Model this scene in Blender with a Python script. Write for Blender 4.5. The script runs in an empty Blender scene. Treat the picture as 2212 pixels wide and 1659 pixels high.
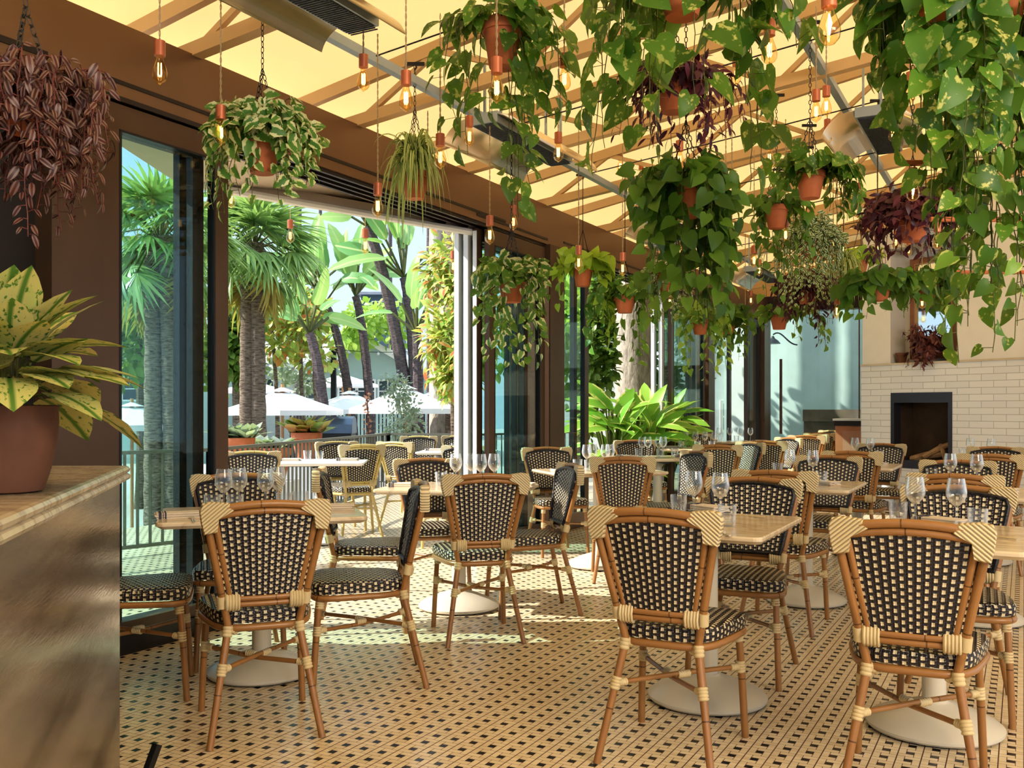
import bpy, math, random
import numpy as np
random.seed(7)
rng = np.random.default_rng(11)
SC = bpy.context.scene
COL = SC.collection
PI = math.pi
F = 2080.0      # focal length in pixels of the 2212 px wide frame
CH = 1.236      # camera height
CX, CY = 1106.0, 883.0
TH = math.radians(28.0)   # the room's long axis, turned from the view direction
UX, UY = math.sin(TH), math.cos(TH)
VX, VY = math.cos(TH), -math.sin(TH)

def W(px, py, d):
    return ((px - CX) / F * d, d, CH - (py - CY) / F * d)
def R(s, w, z=0.0):
    return (s * UX + w * VX, s * UY + w * VY, z)
def SW(x, y):
    return (x * UX + y * UY, x * VX + y * VY)

# ------------------------------------------------------------------ mesh builder
class MB:
    def __init__(s):
        s.v = []; s.f = []; s.uv = []; s.m = []; s.hasuv = False
    def add(s, verts, faces, uvs=None, mi=0):
        b = len(s.v)
        s.v.extend([tuple(p) for p in verts])
        for i, f in enumerate(faces):
            s.f.append(tuple(b + k for k in f)); s.m.append(mi)
            if uvs is not None:
                s.uv.append([uvs[k] for k in f]); s.hasuv = True
            else:
                s.uv.append([(0, 0)] * len(f))
    def box(s, x0, x1, y0, y1, z0, z1, mi=0, fn=None):
        vs = [(x0,y0,z0),(x1,y0,z0),(x1,y1,z0),(x0,y1,z0),(x0,y0,z1),(x1,y0,z1),(x1,y1,z1),(x0,y1,z1)]
        if fn: vs = [fn(*p) for p in vs]
        s.add(vs, [(0,3,2,1),(4,5,6,7),(0,1,5,4),(1,2,6,5),(2,3,7,6),(3,0,4,7)], mi=mi)
    def rbox(s, s0, s1, w0, w1, z0, z1, mi=0):
        s.box(s0, s1, w0, w1, z0, z1, mi, lambda a, b, c: R(a, b, c))
    def beam(s, p, q, wd, ht, mi=0):
        p = np.array(p, float); q = np.array(q, float); d = q - p; d /= np.linalg.norm(d) + 1e-9
        up = np.array((0, 0, 1.0)) if abs(d[2]) < .95 else np.array((0, 1.0, 0))
        a = np.cross(d, up); a /= np.linalg.norm(a); b = np.cross(a, d)
        vs = []
        for c in (p, q):
            for sx, sy in ((-1,-1),(1,-1),(1,1),(-1,1)):
                vs.append(c + a * sx * wd / 2 + b * sy * ht / 2)
        s.add(vs, [(0,1,2,3),(7,6,5,4),(0,4,5,1),(1,5,6,2),(2,6,7,3),(3,7,4,0)], mi=mi)
    def tube(s, pts, r, n=8, mi=0, cap=True, closed=False, flat=1.0):
        P = np.array(pts, float); m = len(P)
        rr = np.full(m, r, float) if np.isscalar(r) else np.array(r, float)
        if closed:
            T = np.roll(P, -1, 0) - np.roll(P, 1, 0)
        else:
            T = np.gradient(P, axis=0)
        T /= (np.linalg.norm(T, axis=1)[:, None] + 1e-12)
        t0 = T[0]; up = np.array((0, 0, 1.0)) if abs(t0[2]) < .9 else np.array((1.0, 0, 0))
        A = np.cross(t0, up); A /= np.linalg.norm(A)
        vs = []; L = 0; uvs = []
        for i in range(m):
            A = A - T[i] * A.dot(T[i]); A /= np.linalg.norm(A) + 1e-12
            B = np.cross(T[i], A)
            if i: L += np.linalg.norm(P[i] - P[i-1])
            for k in range(n):
                a = 2 * PI * k / n
                vs.append(P[i] + (A * math.cos(a) + B * math.sin(a) * flat) * rr[i])
                uvs.append((k / n, L))
        fs = []
        rng_ = range(m) if closed else range(m - 1)
        for i in rng_:
            j = (i + 1) % m
            for k in range(n):
                k2 = (k + 1) % n
                fs.append((i*n+k, i*n+k2, j*n+k2, j*n+k))
        if cap and not closed:
            fs.append(tuple(range(n - 1, -1, -1))); fs.append(tuple((m-1)*n + k for k in range(n)))
        s.add(vs, fs, uvs, mi)
    def lathe(s, prof, c=(0,0,0), n=24, mi=0, capb=True, capt=False, ribs=None):
        vs = []; fs = []
        for i, (r, z) in enumerate(prof):
            for k in range(n):
                a = 2 * PI * k / n
                q = r * (ribs(i, a) if ribs else 1)
                vs.append((c[0] + q * math.cos(a), c[1] + q * math.sin(a), c[2] + z))
        for i in range(len(prof) - 1):
            for k in range(n):
                k2 = (k + 1) % n
                fs.append((i*n+k, i*n+k2, (i+1)*n+k2, (i+1)*n+k))
        if capb: fs.append(tuple(range(n-1, -1, -1)))
        if capt: fs.append(tuple((len(prof)-1)*n + k for k in range(n)))
        s.add(vs, fs, None, mi)
    def prism(s, poly, z0, z1, mi=0, fn=None):
        n = len(poly)
        vs = [(x, y, z0) for x, y in poly] + [(x, y, z1) for x, y in poly]
        if fn: vs = [fn(*p) for p in vs]
        fs = [tuple(range(n-1, -1, -1)), tuple(range(n, 2*n))]
        for k in range(n):
            k2 = (k+1) % n
            fs.append((k, k2, n+k2, n+k))
        s.add(vs, fs, None, mi)
    def build(s, name, mats, parent=None, smooth=False, loc=None):
        me = bpy.data.meshes.new(name)
        me.from_pydata([tuple(map(float, p)) for p in s.v], [], s.f)
        if s.hasuv:
            uvl = me.uv_layers.new(name='UVMap')
            flat = [c for f in s.uv for u in f for c in u]
            uvl.data.foreach_set('uv', flat)
        if not isinstance(mats, (list, tuple)): mats = [mats]
        for m in mats: me.materials.append(m)
        if len(mats) > 1: me.polygons.foreach_set('material_index', s.m)
        if smooth:
            me.polygons.foreach_set('use_smooth', [True] * len(me.polygons))
            try: me.set_sharp_from_angle(angle=math.radians(40))
            except Exception: pass
        me.update()
        o = bpy.data.objects.new(name, me); COL.objects.link(o)
        if parent is not None: o.parent = parent
        if loc is not None: o.location = loc
        return o

def tag(o, label=None, cat=None, group=None, kind=None):
    if label: o['label'] = label
    if cat: o['category'] = cat
    if group: o['group'] = group
    if kind: o['kind'] = kind
    return o
def empty(name, loc=(0,0,0), rz=0.0):
    o = bpy.data.objects.new(name, None); COL.objects.link(o)
    o.location = loc; o.rotation_euler = (0, 0, rz); o.empty_display_size = .05
    return o
KIDS = {}
def copy_tree(o, parent=None):
    c = o.copy(); COL.objects.link(c)
    if parent is not None: c.parent = parent
    for ch in KIDS_OF(o): copy_tree(ch, c)
    return c
def KIDS_OF(o):
    if o.name not in KIDS: KIDS[o.name] = list(o.children)
    return KIDS[o.name]
USED = set()
def place(proto, loc, rz, label, group=None, scale=None, cat=None):
    if proto.name in USED:
        o = copy_tree(proto)
    else:
        KIDS_OF(proto)
        for ch in list(o2 for o2 in KIDS_OF(proto)): KIDS_OF(ch)
        USED.add(proto.name); o = proto
    o.location = loc; o.rotation_euler = (0, 0, rz)
    if scale: o.scale = (scale,) * 3
    o['label'] = label
    if group: o['group'] = group
    if cat: o['category'] = cat
    return o

# ------------------------------------------------------------------ materials
class N:
    def __init__(s, name):
        s.mat = bpy.data.materials.new(name); s.mat.use_nodes = True
        s.t = s.mat.node_tree; s.t.nodes.clear()
        s.out = s.t.nodes.new('ShaderNodeOutputMaterial')
    def n(s, typ, **kw):
        nd = s.t.nodes.new(typ)
        for k, v in kw.items():
            if k.startswith('i_'):
                key = k[2:]
                nd.inputs[int(key) if key.isdigit() else key.replace('_', ' ')].default_value = v
            else: setattr(nd, k, v)
        return nd
    def l(s, a, b): s.t.links.new(a, b)
    def math(s, op, a, b=None, clamp=False):
        nd = s.t.nodes.new('ShaderNodeMath'); nd.operation = op; nd.use_clamp = clamp
        for i, x in enumerate((a, b)):
            if x is None: continue
            if isinstance(x, (int, float)): nd.inputs[i].default_value = x
            else: s.l(x, nd.inputs[i])
        return nd.outputs[0]
    def mix(s, fac, a, b, blend='MIX'):
        nd = s.t.nodes.new('ShaderNodeMix'); nd.data_type = 'RGBA'; nd.blend_type = blend
        for sock, x in ((nd.inputs[0], fac), (nd.inputs[6], a), (nd.inputs[7], b)):
            if isinstance(x, (int, float)): sock.default_value = x
            elif isinstance(x, tuple): sock.default_value = (*x[:3], 1)
            else: s.l(x, sock)
        return nd.outputs[2]
    def ramp(s, fac, stops):
        nd = s.t.nodes.new('ShaderNodeValToRGB'); cr = nd.color_ramp
        while len(cr.elements) < len(stops): cr.elements.new(.5)
        for e, (p, c) in zip(cr.elements, stops):
            e.position = p; e.color = (*c, 1) if isinstance(c, tuple) else (c, c, c, 1)
        s.l(fac, nd.inputs[0]); return nd.outputs[0]
    def coord(s, which='Object', scale=None):
        tc = s.n('ShaderNodeTexCoord').outputs[which]
        if scale is not None:
            mp = s.n('ShaderNodeMapping'); mp.inputs['Scale'].default_value = scale
            s.l(tc, mp.inputs['Vector']); return mp.outputs[0]
        return tc
    def noise(s, vec, scale, detail=3, rough=.5, dist=0.0):
        nd = s.n('ShaderNodeTexNoise'); nd.inputs['Scale'].default_value = scale
        nd.inputs['Detail'].default_value = detail; nd.inputs['Roughness'].default_value = rough
        nd.inputs['Distortion'].default_value = dist
        s.l(vec, nd.inputs['Vector']); return nd.outputs['Fac']
    def bsdf(s, col, rough=.5, metal=0.0, spec=.5, bump=None, bstr=.3, bdist=.01, coat=0.0):
        p = s.n('ShaderNodeBsdfPrincipled')
        for key, x in (('Base Color', col), ('Roughness', rough), ('Metallic', metal)):
            if isinstance(x, tuple): p.inputs[key].default_value = (*x[:3], 1)
            elif isinstance(x, (int, float)): p.inputs[key].default_value = x
            else: s.l(x, p.inputs[key])
        p.inputs['Specular IOR Level'].default_value = spec
        p.inputs['Coat Weight'].default_value = coat
        if bump is not None:
            b = s.n('ShaderNodeBump'); b.inputs['Strength'].default_value = bstr; b.inputs['Distance'].default_value = bdist
            s.l(bump, b.inputs['Height']); s.l(b.outputs[0], p.inputs['Normal'])
        return p.outputs[0]
    def fin(s, sh): s.l(sh, s.out.inputs['Surface']); return s.mat

def plain(name, col, rough=.5, metal=0.0, var=.12, scale=8, spec=.5, bump=0.0):
    m = N(name); c = m.coord()
    f = m.noise(c, scale, 4)
    dark = tuple(x * (1 - var) for x in col); lite = tuple(min(1, x * (1 + var)) for x in col)
    return m.fin(m.bsdf(m.mix(f, dark, lite), rough, metal, spec, bump=f if bump else None, bstr=bump))

def glass_thin(name, tint=(1,1,1), base=.04, gain=.75, rough=.02, power=3.0, gcol=(1,1,1), painted_glint=0.0):
    m = N(name)
    lw = m.n('ShaderNodeLayerWeight'); lw.inputs['Blend'].default_value = .5
    f = m.math('POWER', lw.outputs['Facing'], power)
    f = m.math('MULTIPLY', f, gain); f = m.math('ADD', f, base, clamp=True)
    tr = m.n('ShaderNodeBsdfTransparent'); tr.inputs[0].default_value = (*tint, 1)
    gl = m.n('ShaderNodeBsdfGlossy'); gl.inputs['Roughness'].default_value = rough; gl.inputs[0].default_value = (*gcol, 1)
    g = gl.outputs[0]
    if painted_glint:
        df = m.n('ShaderNodeBsdfDiffuse'); df.inputs[0].default_value = (.95, .97, 1, 1)  # white diffuse mixed in to paint bright highlights along the glass edges
        m2 = m.n('ShaderNodeMixShader'); m2.inputs[0].default_value = painted_glint; m.l(g, m2.inputs[1]); m.l(df.outputs[0], m2.inputs[2]); g = m2.outputs[0]
    mx = m.n('ShaderNodeMixShader'); m.l(f, mx.inputs[0]); m.l(tr.outputs[0], mx.inputs[1]); m.l(g, mx.inputs[2])
    return m.fin(mx.outputs[0])

def leafmat(name, dark, light, edge=None, spot=None, center=None, trans=.35, rough=.38, edgew=.62, spots=.55, sscale=5.0, stripes=None):
    m = N(name)
    uv = m.n('ShaderNodeUVMap', uv_map='UVMap').outputs[0]
    rn = m.n('ShaderNodeUVMap', uv_map='rnd').outputs[0]
    sr = m.n('ShaderNodeSeparateXYZ'); m.l(rn, sr.inputs[0])
    su = m.n('ShaderNodeSeparateXYZ'); m.l(uv, su.inputs[0])
    col = m.mix(sr.outputs[0], dark, light)
    add = m.n('ShaderNodeVectorMath', operation='MULTIPLY_ADD')
    m.l(rn, add.inputs[0]); add.inputs[1].default_value = (37, 53, 11); m.l(uv, add.inputs[2])
    across = m.math('ABSOLUTE', m.math('SUBTRACT', su.outputs[0], .5))
    across = m.math('MULTIPLY', across, 2.0)      # 0 on the midrib, 1 at the edge
    nz = m.noise(add.outputs[0], sscale, 3, .6)
    if spot is not None:
        f = m.ramp(nz, [(spots, 0.0), (spots + .06, 1.0)])
        if edge is None:
            f = m.math('MULTIPLY', f, m.math('ADD', .35, sr.outputs[1], clamp=True))
        col = m.mix(f, col, spot)
    if stripes is not None:
        f = m.ramp(across, [(.25, 0.0), (.35, 1.0), (.7, 1.0), (.8, 0.0)])
        col = m.mix(f, col, stripes)
    if edge is not None:
        e = m.math('ADD', across, m.math('MULTIPLY', m.math('SUBTRACT', nz, .5), .9))
        f = m.ramp(e, [(edgew, 0.0), (edgew + .07, 1.0)])
        col = m.mix(f, col, edge)
    if center is not None:
        f = m.ramp(across, [(.05, 1.0), (.16, 0.0)])
        col = m.mix(f, col, center)
    di = m.bsdf(col, rough, 0, .4)
    tl = m.n('ShaderNodeBsdfTranslucent')
    m.l(m.mix(.45, col, (.55, .75, .12), 'MIX') if trans > 0.2 else col, tl.inputs[0])
    mx = m.n('ShaderNodeMixShader'); mx.inputs[0].default_value = trans
    m.l(di, mx.inputs[1]); m.l(tl.outputs[0], mx.inputs[2])
    return m.fin(mx.outputs[0])

M = {}
# -- floor: pin-wheel mosaic, cream tiles turning round small black squares
def tilemat():
    m = N('pinwheel_tile'); c = m.coord('Object')
    sp = m.n('ShaderNodeSeparateXYZ'); m.l(c, sp.inputs[0])
    P_ = .08
    fx = m.math('MULTIPLY', m.math('FRACT', m.math('MULTIPLY', sp.outputs[0], 1 / P_)), 3.0)
    fy = m.math('MULTIPLY', m.math('FRACT', m.math('MULTIPLY', sp.outputs[1], 1 / P_)), 3.0)
    def near(a, v, w): return m.math('LESS_THAN', m.math('ABSOLUTE', m.math('SUBTRACT', a, v)), w)
    def AND(a, b): return m.math('MULTIPLY', a, b)
    def OR(a, b): return m.math('MAXIMUM', a, b)
    g = .045
    l0 = OR(OR(near(fx, 0, g * 1.7), near(fx, 3, g * 1.7)), OR(near(fy, 0, g * .7), near(fy, 3, g * .7)))
    l1 = AND(near(fx, 1, g), m.math('GREATER_THAN', fy, 1.0))
    l2 = AND(near(fx, 2, g), m.math('LESS_THAN', fy, 2.0))
    l3 = AND(near(fy, 1, g * .7), m.math('LESS_THAN', fx, 2.0))
    l4 = AND(near(fy, 2, g * .7), m.math('GREATER_THAN', fx, 1.0))
    line = OR(l0, OR(OR(l1, l2), OR(l3, l4)))
    dot = AND(near(fx, 1.5, .5), near(fy, 1.5, .5))
    w = m.n('ShaderNodeTexWhiteNoise'); w.noise_dimensions = '3D'
    sn = m.n('ShaderNodeVectorMath', operation='SNAP'); m.l(c, sn.inputs[0]); sn.inputs[1].default_value = (P_ / 3 * 2, P_ / 3, 1)
    m.l(sn.outputs[0], w.inputs['Vector'])
    tile = m.mix(w.outputs['Value'], (.80, .65, .44), (.92, .78, .56))
    big = m.noise(c, .9, 3)
    tile = m.mix(m.math('MULTIPLY', big, .35), tile, (.74, .58, .38))
    col = m.mix(line, tile, (.10, .05, .035))
    col = m.mix(dot, col, (.018, .017, .022))
    rg = m.mix(line, (.22,) * 3, (.7,) * 3)
    h = m.math('SUBTRACT', 1.0, line)
    return m.fin(m.bsdf(col, rg, 0, .45, bump=h, bstr=.25, bdist=.002))
M['tile'] = tilemat()

def weavemat(name, dark, light, px=.054, pz=.0234, sq=.0122):
    m = N(name); uv = m.n('ShaderNodeUVMap', uv_map='UVMap').outputs[0]
    sp = m.n('ShaderNodeSeparateXYZ'); m.l(uv, sp.inputs[0])
    x = m.math('DIVIDE', sp.outputs[0], px); z = m.math('DIVIDE', sp.outputs[1], pz)
    # staggered: two interleaved lattices of light squares
    def lat(ox, oz):
        ax = m.math('ABSOLUTE', m.math('SUBTRACT', m.math('FRACT', m.math('ADD', x, ox)), .5))
        az = m.math('ABSOLUTE', m.math('SUBTRACT', m.math('FRACT', m.math('ADD', z, oz)), .5))
        return m.math('MULTIPLY', m.math('LESS_THAN', ax, sq / px / 2), m.math('LESS_THAN', az, sq * 1.06 / pz / 2))
    sqr = m.math('MAXIMUM', lat(.5, .5), lat(0, 0))
    bx = m.math('ABSOLUTE', m.math('SINE', m.math('MULTIPLY', x, PI * 4)))
    bz = m.math('ABSOLUTE', m.math('SINE', m.math('MULTIPLY', z, PI * 2)))
    h = m.math('MULTIPLY', bx, bz)
    nz = m.noise(uv, 60, 2)
    dk = m.mix(nz, dark, tuple(min(1, a * 1.9 + .008) for a in dark))
    col = m.mix(sqr, dk, light)
    return m.fin(m.bsdf(col, .27, 0, .5, bump=h, bstr=.6, bdist=.004))
M['weave'] = weavemat('woven_black_cream', (.014, .010, .011), (.72, .62, .42))
M['braid'] = plain('braided_black', (.012, .012, .016), .35, var=.5, scale=90, bump=.6)

def bamboo(name, a, b):
    m = N(name); c = m.coord('UV')
    c2 = m.coord('Object')
    mp = m.n('ShaderNodeMapping'); mp.inputs['Scale'].default_value = (14, .9, 1); m.l(c, mp.inputs['Vector'])
    f = m.noise(mp.outputs[0], 3, 4, .6)
    f2 = m.noise(c2, 9, 3)
    col = m.mix(f, a, b)
    col = m.mix(m.ramp(f2, [(.55, 0.0), (.8, .5)]), col, tuple(x * .45 for x in a))
    # growth rings (nodes) every 23 cm
    sp = m.n('ShaderNodeSeparateXYZ'); m.l(c, sp.inputs[0])
    nd = m.math('LESS_THAN', m.math('ABSOLUTE', m.math('SUBTRACT', m.math('FRACT', m.math('MULTIPLY', sp.outputs[1], 2.6)), .5)), .006)
    col = m.mix(nd, col, tuple(x * .55 for x in a))
    return m.fin(m.bsdf(col, .33, 0, .5, coat=.15))
M['bamboo'] = bamboo('rattan_pole', (.225, .100, .030), (.46, .235, .085))
M['bamboo_pale'] = bamboo('rattan_pole_pale', (.52, .38, .12), (.72, .58, .24))

def wrapmat(name, col, scale=135, diag=False):
    m = N(name); c = m.coord('Object')
    if diag:
        sp = m.n('ShaderNodeSeparateXYZ'); m.l(c, sp.inputs[0])
        a = m.math('ABSOLUTE', sp.outputs[0])
        s_ = m.math('ADD', m.math('MULTIPLY', a, 380), m.math('MULTIPLY', sp.outputs[2], 440))
        w = m.math('ADD', m.math('MULTIPLY', m.math('SINE', s_), .5), .5)
        f = m.ramp(w, [(.06, 0.0), (.4, 1.0)])
        colr = m.mix(f, tuple(x * .42 for x in col), col)
        return m.fin(m.bsdf(colr, .5, 0, .3, bump=w, bstr=.9, bdist=.003))
    f = m.noise(c, 30, 2)
    return m.fin(m.bsdf(m.mix(f, tuple(x * .8 for x in col), col), .5, 0, .3))
M['wrap'] = wrapmat('rattan_binding', (.72, .58, .34))
M['wrapd'] = wrapmat('rattan_binding_diagonal', (.74, .60, .36), diag=True)

def marble(name, a, b, vein, sc=3.0):
    m = N(name); c = m.coord('Object', (1, 2.6, 1))
    f = m.noise(c, sc, 6, .6, 1.2)
    f2 = m.noise(c, sc * 4, 5, .6, .5)
    col = m.mix(f2, a, b)
    col = m.mix(m.ramp(f, [(.44, 0.0), (.5, .7), (.56, 0.0)]), col, vein)
    return m.fin(m.bsdf(col, .18, 0, .5))
M['marble'] = marble('honed_travertine', (.66, .52, .36), (.80, .68, .50), (.50, .36, .22))
M['counter_top'] = marble('counter_stone', (.46, .38, .26), (.60, .52, .38), (.30, .23, .15), 2.0)
M['enamel'] = plain('cream_enamel', (.66, .61, .51), .35, var=.05, scale=3)
M['black'] = plain('black_metal', (.02, .02, .022), .4, .3)
M['brown'] = plain('bronze_panel', (.105, .062, .038), .36, .35, var=.22, scale=2.5)
M['beam'] = plain('bronze_beam', (.21, .118, .064), .34, .35, var=.22, scale=1.6)
M['darkbrown'] = plain('dark_bronze', (.030, .022, .020), .35, .3, var=.2)
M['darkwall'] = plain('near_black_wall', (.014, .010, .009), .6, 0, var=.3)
M['alu'] = plain('pale_aluminium', (.72, .74, .76), .35, .25, var=.05)
M['terra'] = plain('terracotta', (.52, .165, .070), .75, 0, var=.25, scale=14, bump=.1)
M['terra_old'] = plain('weathered_terracotta', (.20, .088, .050), .8, 0, var=.55, scale=9, bump=.3)
M['terra_dark'] = plain('aged_clay', (.115, .050, .030), .8, 0, var=.6, scale=9, bump=.3)
M['soil'] = plain('potting_soil', (.035, .022, .014), .95, 0, var=.4, scale=60, bump=.8)
M['chain'] = plain('dark_chain', (.05, .045, .04), .45, .7)
M['cord'] = plain('twisted_cord', (.45, .33, .19), .8, 0, var=.4, scale=120)
M['copper'] = plain('copper_socket', (.52, .17, .085), .35, .35, var=.15, scale=30)
M['stem'] = plain('vine_stem', (.10, .11, .03), .6, 0, var=.4, scale=40)
M['stem_red'] = plain('vine_stem_red', (.18, .05, .04), .6, 0, var=.4, scale=40)
M['truss'] = plain('painted_truss', (.62, .40, .19), .5, 0, var=.06)
M['steel'] = plain('galvanised_strut', (.40, .47, .52), .4, .6)
M['reflector'] = plain('polished_reflector', (.80, .68, .52), .30, .95, var=.06, scale=2)
M['grille'] = plain('heater_grille', (.10, .11, .12), .5, .5, var=.4, scale=80, bump=.4)
M['napkin'] = plain('linen_napkin', (.72, .62, .50), .85, 0, var=.08, scale=20, bump=.1)
M['stripe'] = plain('napkin_stripe', (.05, .05, .08), .85)
M['plate'] = plain('stoneware_plate', (.62, .60, .56), .25)
M['cutlery'] = plain('polished_cutlery', (.70, .62, .50), .2, .9)
M['white'] = plain('white_paint', (.78, .77, .74), .5, 0, var=.04)
M['canvas_w'] = plain('umbrella_canvas', (.86, .86, .86), .8, 0, var=.03)
M['woodpole'] = plain('umbrella_wood', (.50, .26, .12), .5)
M['railing'] = plain('olive_railing', (.16, .16, .13), .4, .3)
M['fence'] = plain('black_fence', (.02, .02, .02), .5, .2)
M['filament'] = None
def emis(name, col, st):
    m = N(name); e = m.n('ShaderNodeEmission'); e.inputs[0].default_value = (*col, 1); e.inputs[1].default_value = st
    r = m.fin(e.outputs[0])
    try: r.cycles.emission_sampling = 'NONE'
    except Exception: pass
    return r
M['filament'] = emis('glowing_filament', (1, .62, .22), 6)
M['filament_hot'] = emis('bright_filament', (1, .8, .5), 22)
M['pane'] = glass_thin('window_glass', (.90, .97, .96), base=.012, gain=.35, rough=.0, power=4)
M['glass'] = glass_thin('clear_glass', (.97, .98, .98), base=.035, gain=1.0, rough=.03, power=1.5, painted_glint=.35)
M['bulb'] = glass_thin('amber_bulb_glass', (1, .86, .62), base=.05, gain=.7, rough=.03, power=2.0, gcol=(1, .9, .7))
def canvas():
    m = N('ceiling_canvas'); c = m.coord('Object')
    f = m.noise(c, .5, 3)
    col = m.mix(f, (.72, .46, .19), (.78, .53, .24))
    di = m.bsdf(col, .9, 0, .1)
    tl = m.n('ShaderNodeBsdfTranslucent'); m.l(m.mix(0.0, (.86, .58, .25), (.86, .58, .25)), tl.inputs[0])
    mx = m.n('ShaderNodeMixShader'); mx.inputs[0].default_value = .36
    m.l(di, mx.inputs[1]); m.l(tl.outputs[0], mx.inputs[2])
    return m.fin(mx.outputs[0])
M['canvas'] = canvas()
M['awning'] = plain('awning_cloth', (.62, .53, .44), .85, 0, var=.05)
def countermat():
    m = N('burnished_metal_painted_reflections'); c = m.coord('Object')
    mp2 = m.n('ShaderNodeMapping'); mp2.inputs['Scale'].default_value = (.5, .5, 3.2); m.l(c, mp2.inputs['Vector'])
    f = m.ramp(m.noise(mp2.outputs[0], 1.5, 5, .5, .35), [(.34, 0.0), (.68, 1.0)])  # light and dark bands in the colour stand in for reflections on the metal
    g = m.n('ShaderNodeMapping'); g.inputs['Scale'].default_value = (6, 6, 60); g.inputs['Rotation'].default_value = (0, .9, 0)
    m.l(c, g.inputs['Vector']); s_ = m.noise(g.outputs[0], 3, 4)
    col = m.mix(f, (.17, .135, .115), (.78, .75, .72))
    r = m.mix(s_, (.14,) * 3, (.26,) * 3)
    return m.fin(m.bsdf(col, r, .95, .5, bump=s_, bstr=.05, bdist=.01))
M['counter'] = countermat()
def brickmat():
    m = N('white_glazed_brick'); c = m.coord('Object')
    sp = m.n('ShaderNodeSeparateXYZ'); m.l(c, sp.inputs[0])
    cb = m.n('ShaderNodeCombineXYZ'); m.l(sp.outputs[0], cb.inputs[0]); m.l(sp.outputs[2], cb.inputs[1])
    b = m.n('ShaderNodeTexBrick'); m.l(cb.outputs[0], b.inputs['Vector'])
    b.inputs['Scale'].default_value = 1; b.inputs['Brick Width'].default_value = .30; b.inputs['Row Height'].default_value = .078
    b.inputs['Mortar Size'].default_value = .0035; b.inputs['Color1'].default_value = (.86, .84, .81, 1)
    b.inputs['Color2'].default_value = (.80, .78, .76, 1); b.inputs['Mortar'].default_value = (.50, .47, .44, 1)
    return m.fin(m.bsdf(b.outputs['Color'], .3, 0, .5, bump=m.math('SUBTRACT', 1.0, b.outputs['Fac']), bstr=.5, bdist=.004))
M['brick'] = brickmat()

# leaves
M['pothos'] = leafmat('pothos_leaf', (.022, .095, .012), (.12, .28, .035), spot=(.62, .62, .20), spots=.56, sscale=3.2)
M['philo'] = leafmat('philodendron_leaf', (.025, .095, .014), (.13, .28, .035))
M['varieg'] = leafmat('variegated_leaf', (.06, .20, .04), (.16, .34, .08), edge=(.84, .82, .46), edgew=.42)
M['fine'] = leafmat('small_variegated_leaf', (.07, .16, .05), (.14, .26, .09), edge=(.80, .80, .55), edgew=.4)
M['lime'] = leafmat('lime_leaf', (.30, .46, .04), (.45, .62, .08))
M['green2'] = leafmat('mid_green_leaf', (.07, .20, .03), (.24, .42, .07), edge=(.60, .66, .22), edgew=.7)
M['trad'] = leafmat('striped_purple_leaf', (.045, .012, .014), (.11, .03, .025), stripes=(.22, .135, .11), trans=.15)
M['burg'] = leafmat('burgundy_leaf', (.045, .010, .022), (.12, .022, .040), trans=.15)
M['spider'] = leafmat('spider_leaf', (.10, .22, .05), (.20, .34, .08), center=None, edge=None, stripes=(.80, .78, .42))
M['aglao'] = leafmat('speckled_yellow_leaf', (.50, .52, .17), (.62, .56, .24), edge=(.05, .16, .03), edgew=.86, spot=(.09, .22, .04), spots=.56, sscale=9, center=(.10, .22, .04), trans=.2)
M['palm'] = leafmat('palm_frond', (.12, .26, .12), (.42, .58, .22))
M['palm_dry'] = leafmat('dry_frond', (.35, .22, .07), (.50, .36, .12))
M['paddle'] = leafmat('paddle_leaf', (.12, .34, .12), (.42, .62, .22), center=(.55, .65, .3))
M['tree'] = leafmat('tree_leaf', (.03, .11, .02), (.24, .36, .07))
M['bush'] = leafmat('bright_bush_leaf', (.22, .40, .06), (.50, .66, .14))
M['redtip'] = leafmat('red_tipped_leaf', (.22, .38, .06), (.62, .66, .20), spot=(.75, .16, .08), spots=.53, sscale=.8)
M['brom'] = leafmat('bromeliad_leaf', (.16, .24, .05), (.55, .22, .08), edge=(.60, .18, .08), edgew=.75)
M['ginger'] = leafmat('ginger_leaf', (.14, .40, .05), (.34, .58, .10), edge=(.80, .82, .30), edgew=.7)
M['silver'] = leafmat('silver_leaf', (.22, .27, .22), (.42, .47, .40))
def bark(name, a, b, sc=(3, 3, 14)):
    m = N(name); c = m.coord('Object', sc); f = m.noise(c, 3, 5, .65)
    return m.fin(m.bsdf(m.mix(m.ramp(f, [(.35, 0.0), (.65, 1.0)]), a, b), .9, 0, .1, bump=f, bstr=.8, bdist=.03))
M['bark'] = bark('palm_bark', (.10, .075, .055), (.34, .27, .21))
M['bark_pale'] = bark('pale_palm_bark', (.33, .29, .25), (.60, .54, .47), (5, 5, 2))
M['bark_purple'] = bark('dark_purple_palm_bark', (.07, .055, .06), (.20, .16, .16))  # darker, purplish bark for the leaning trees and slim palms
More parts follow.
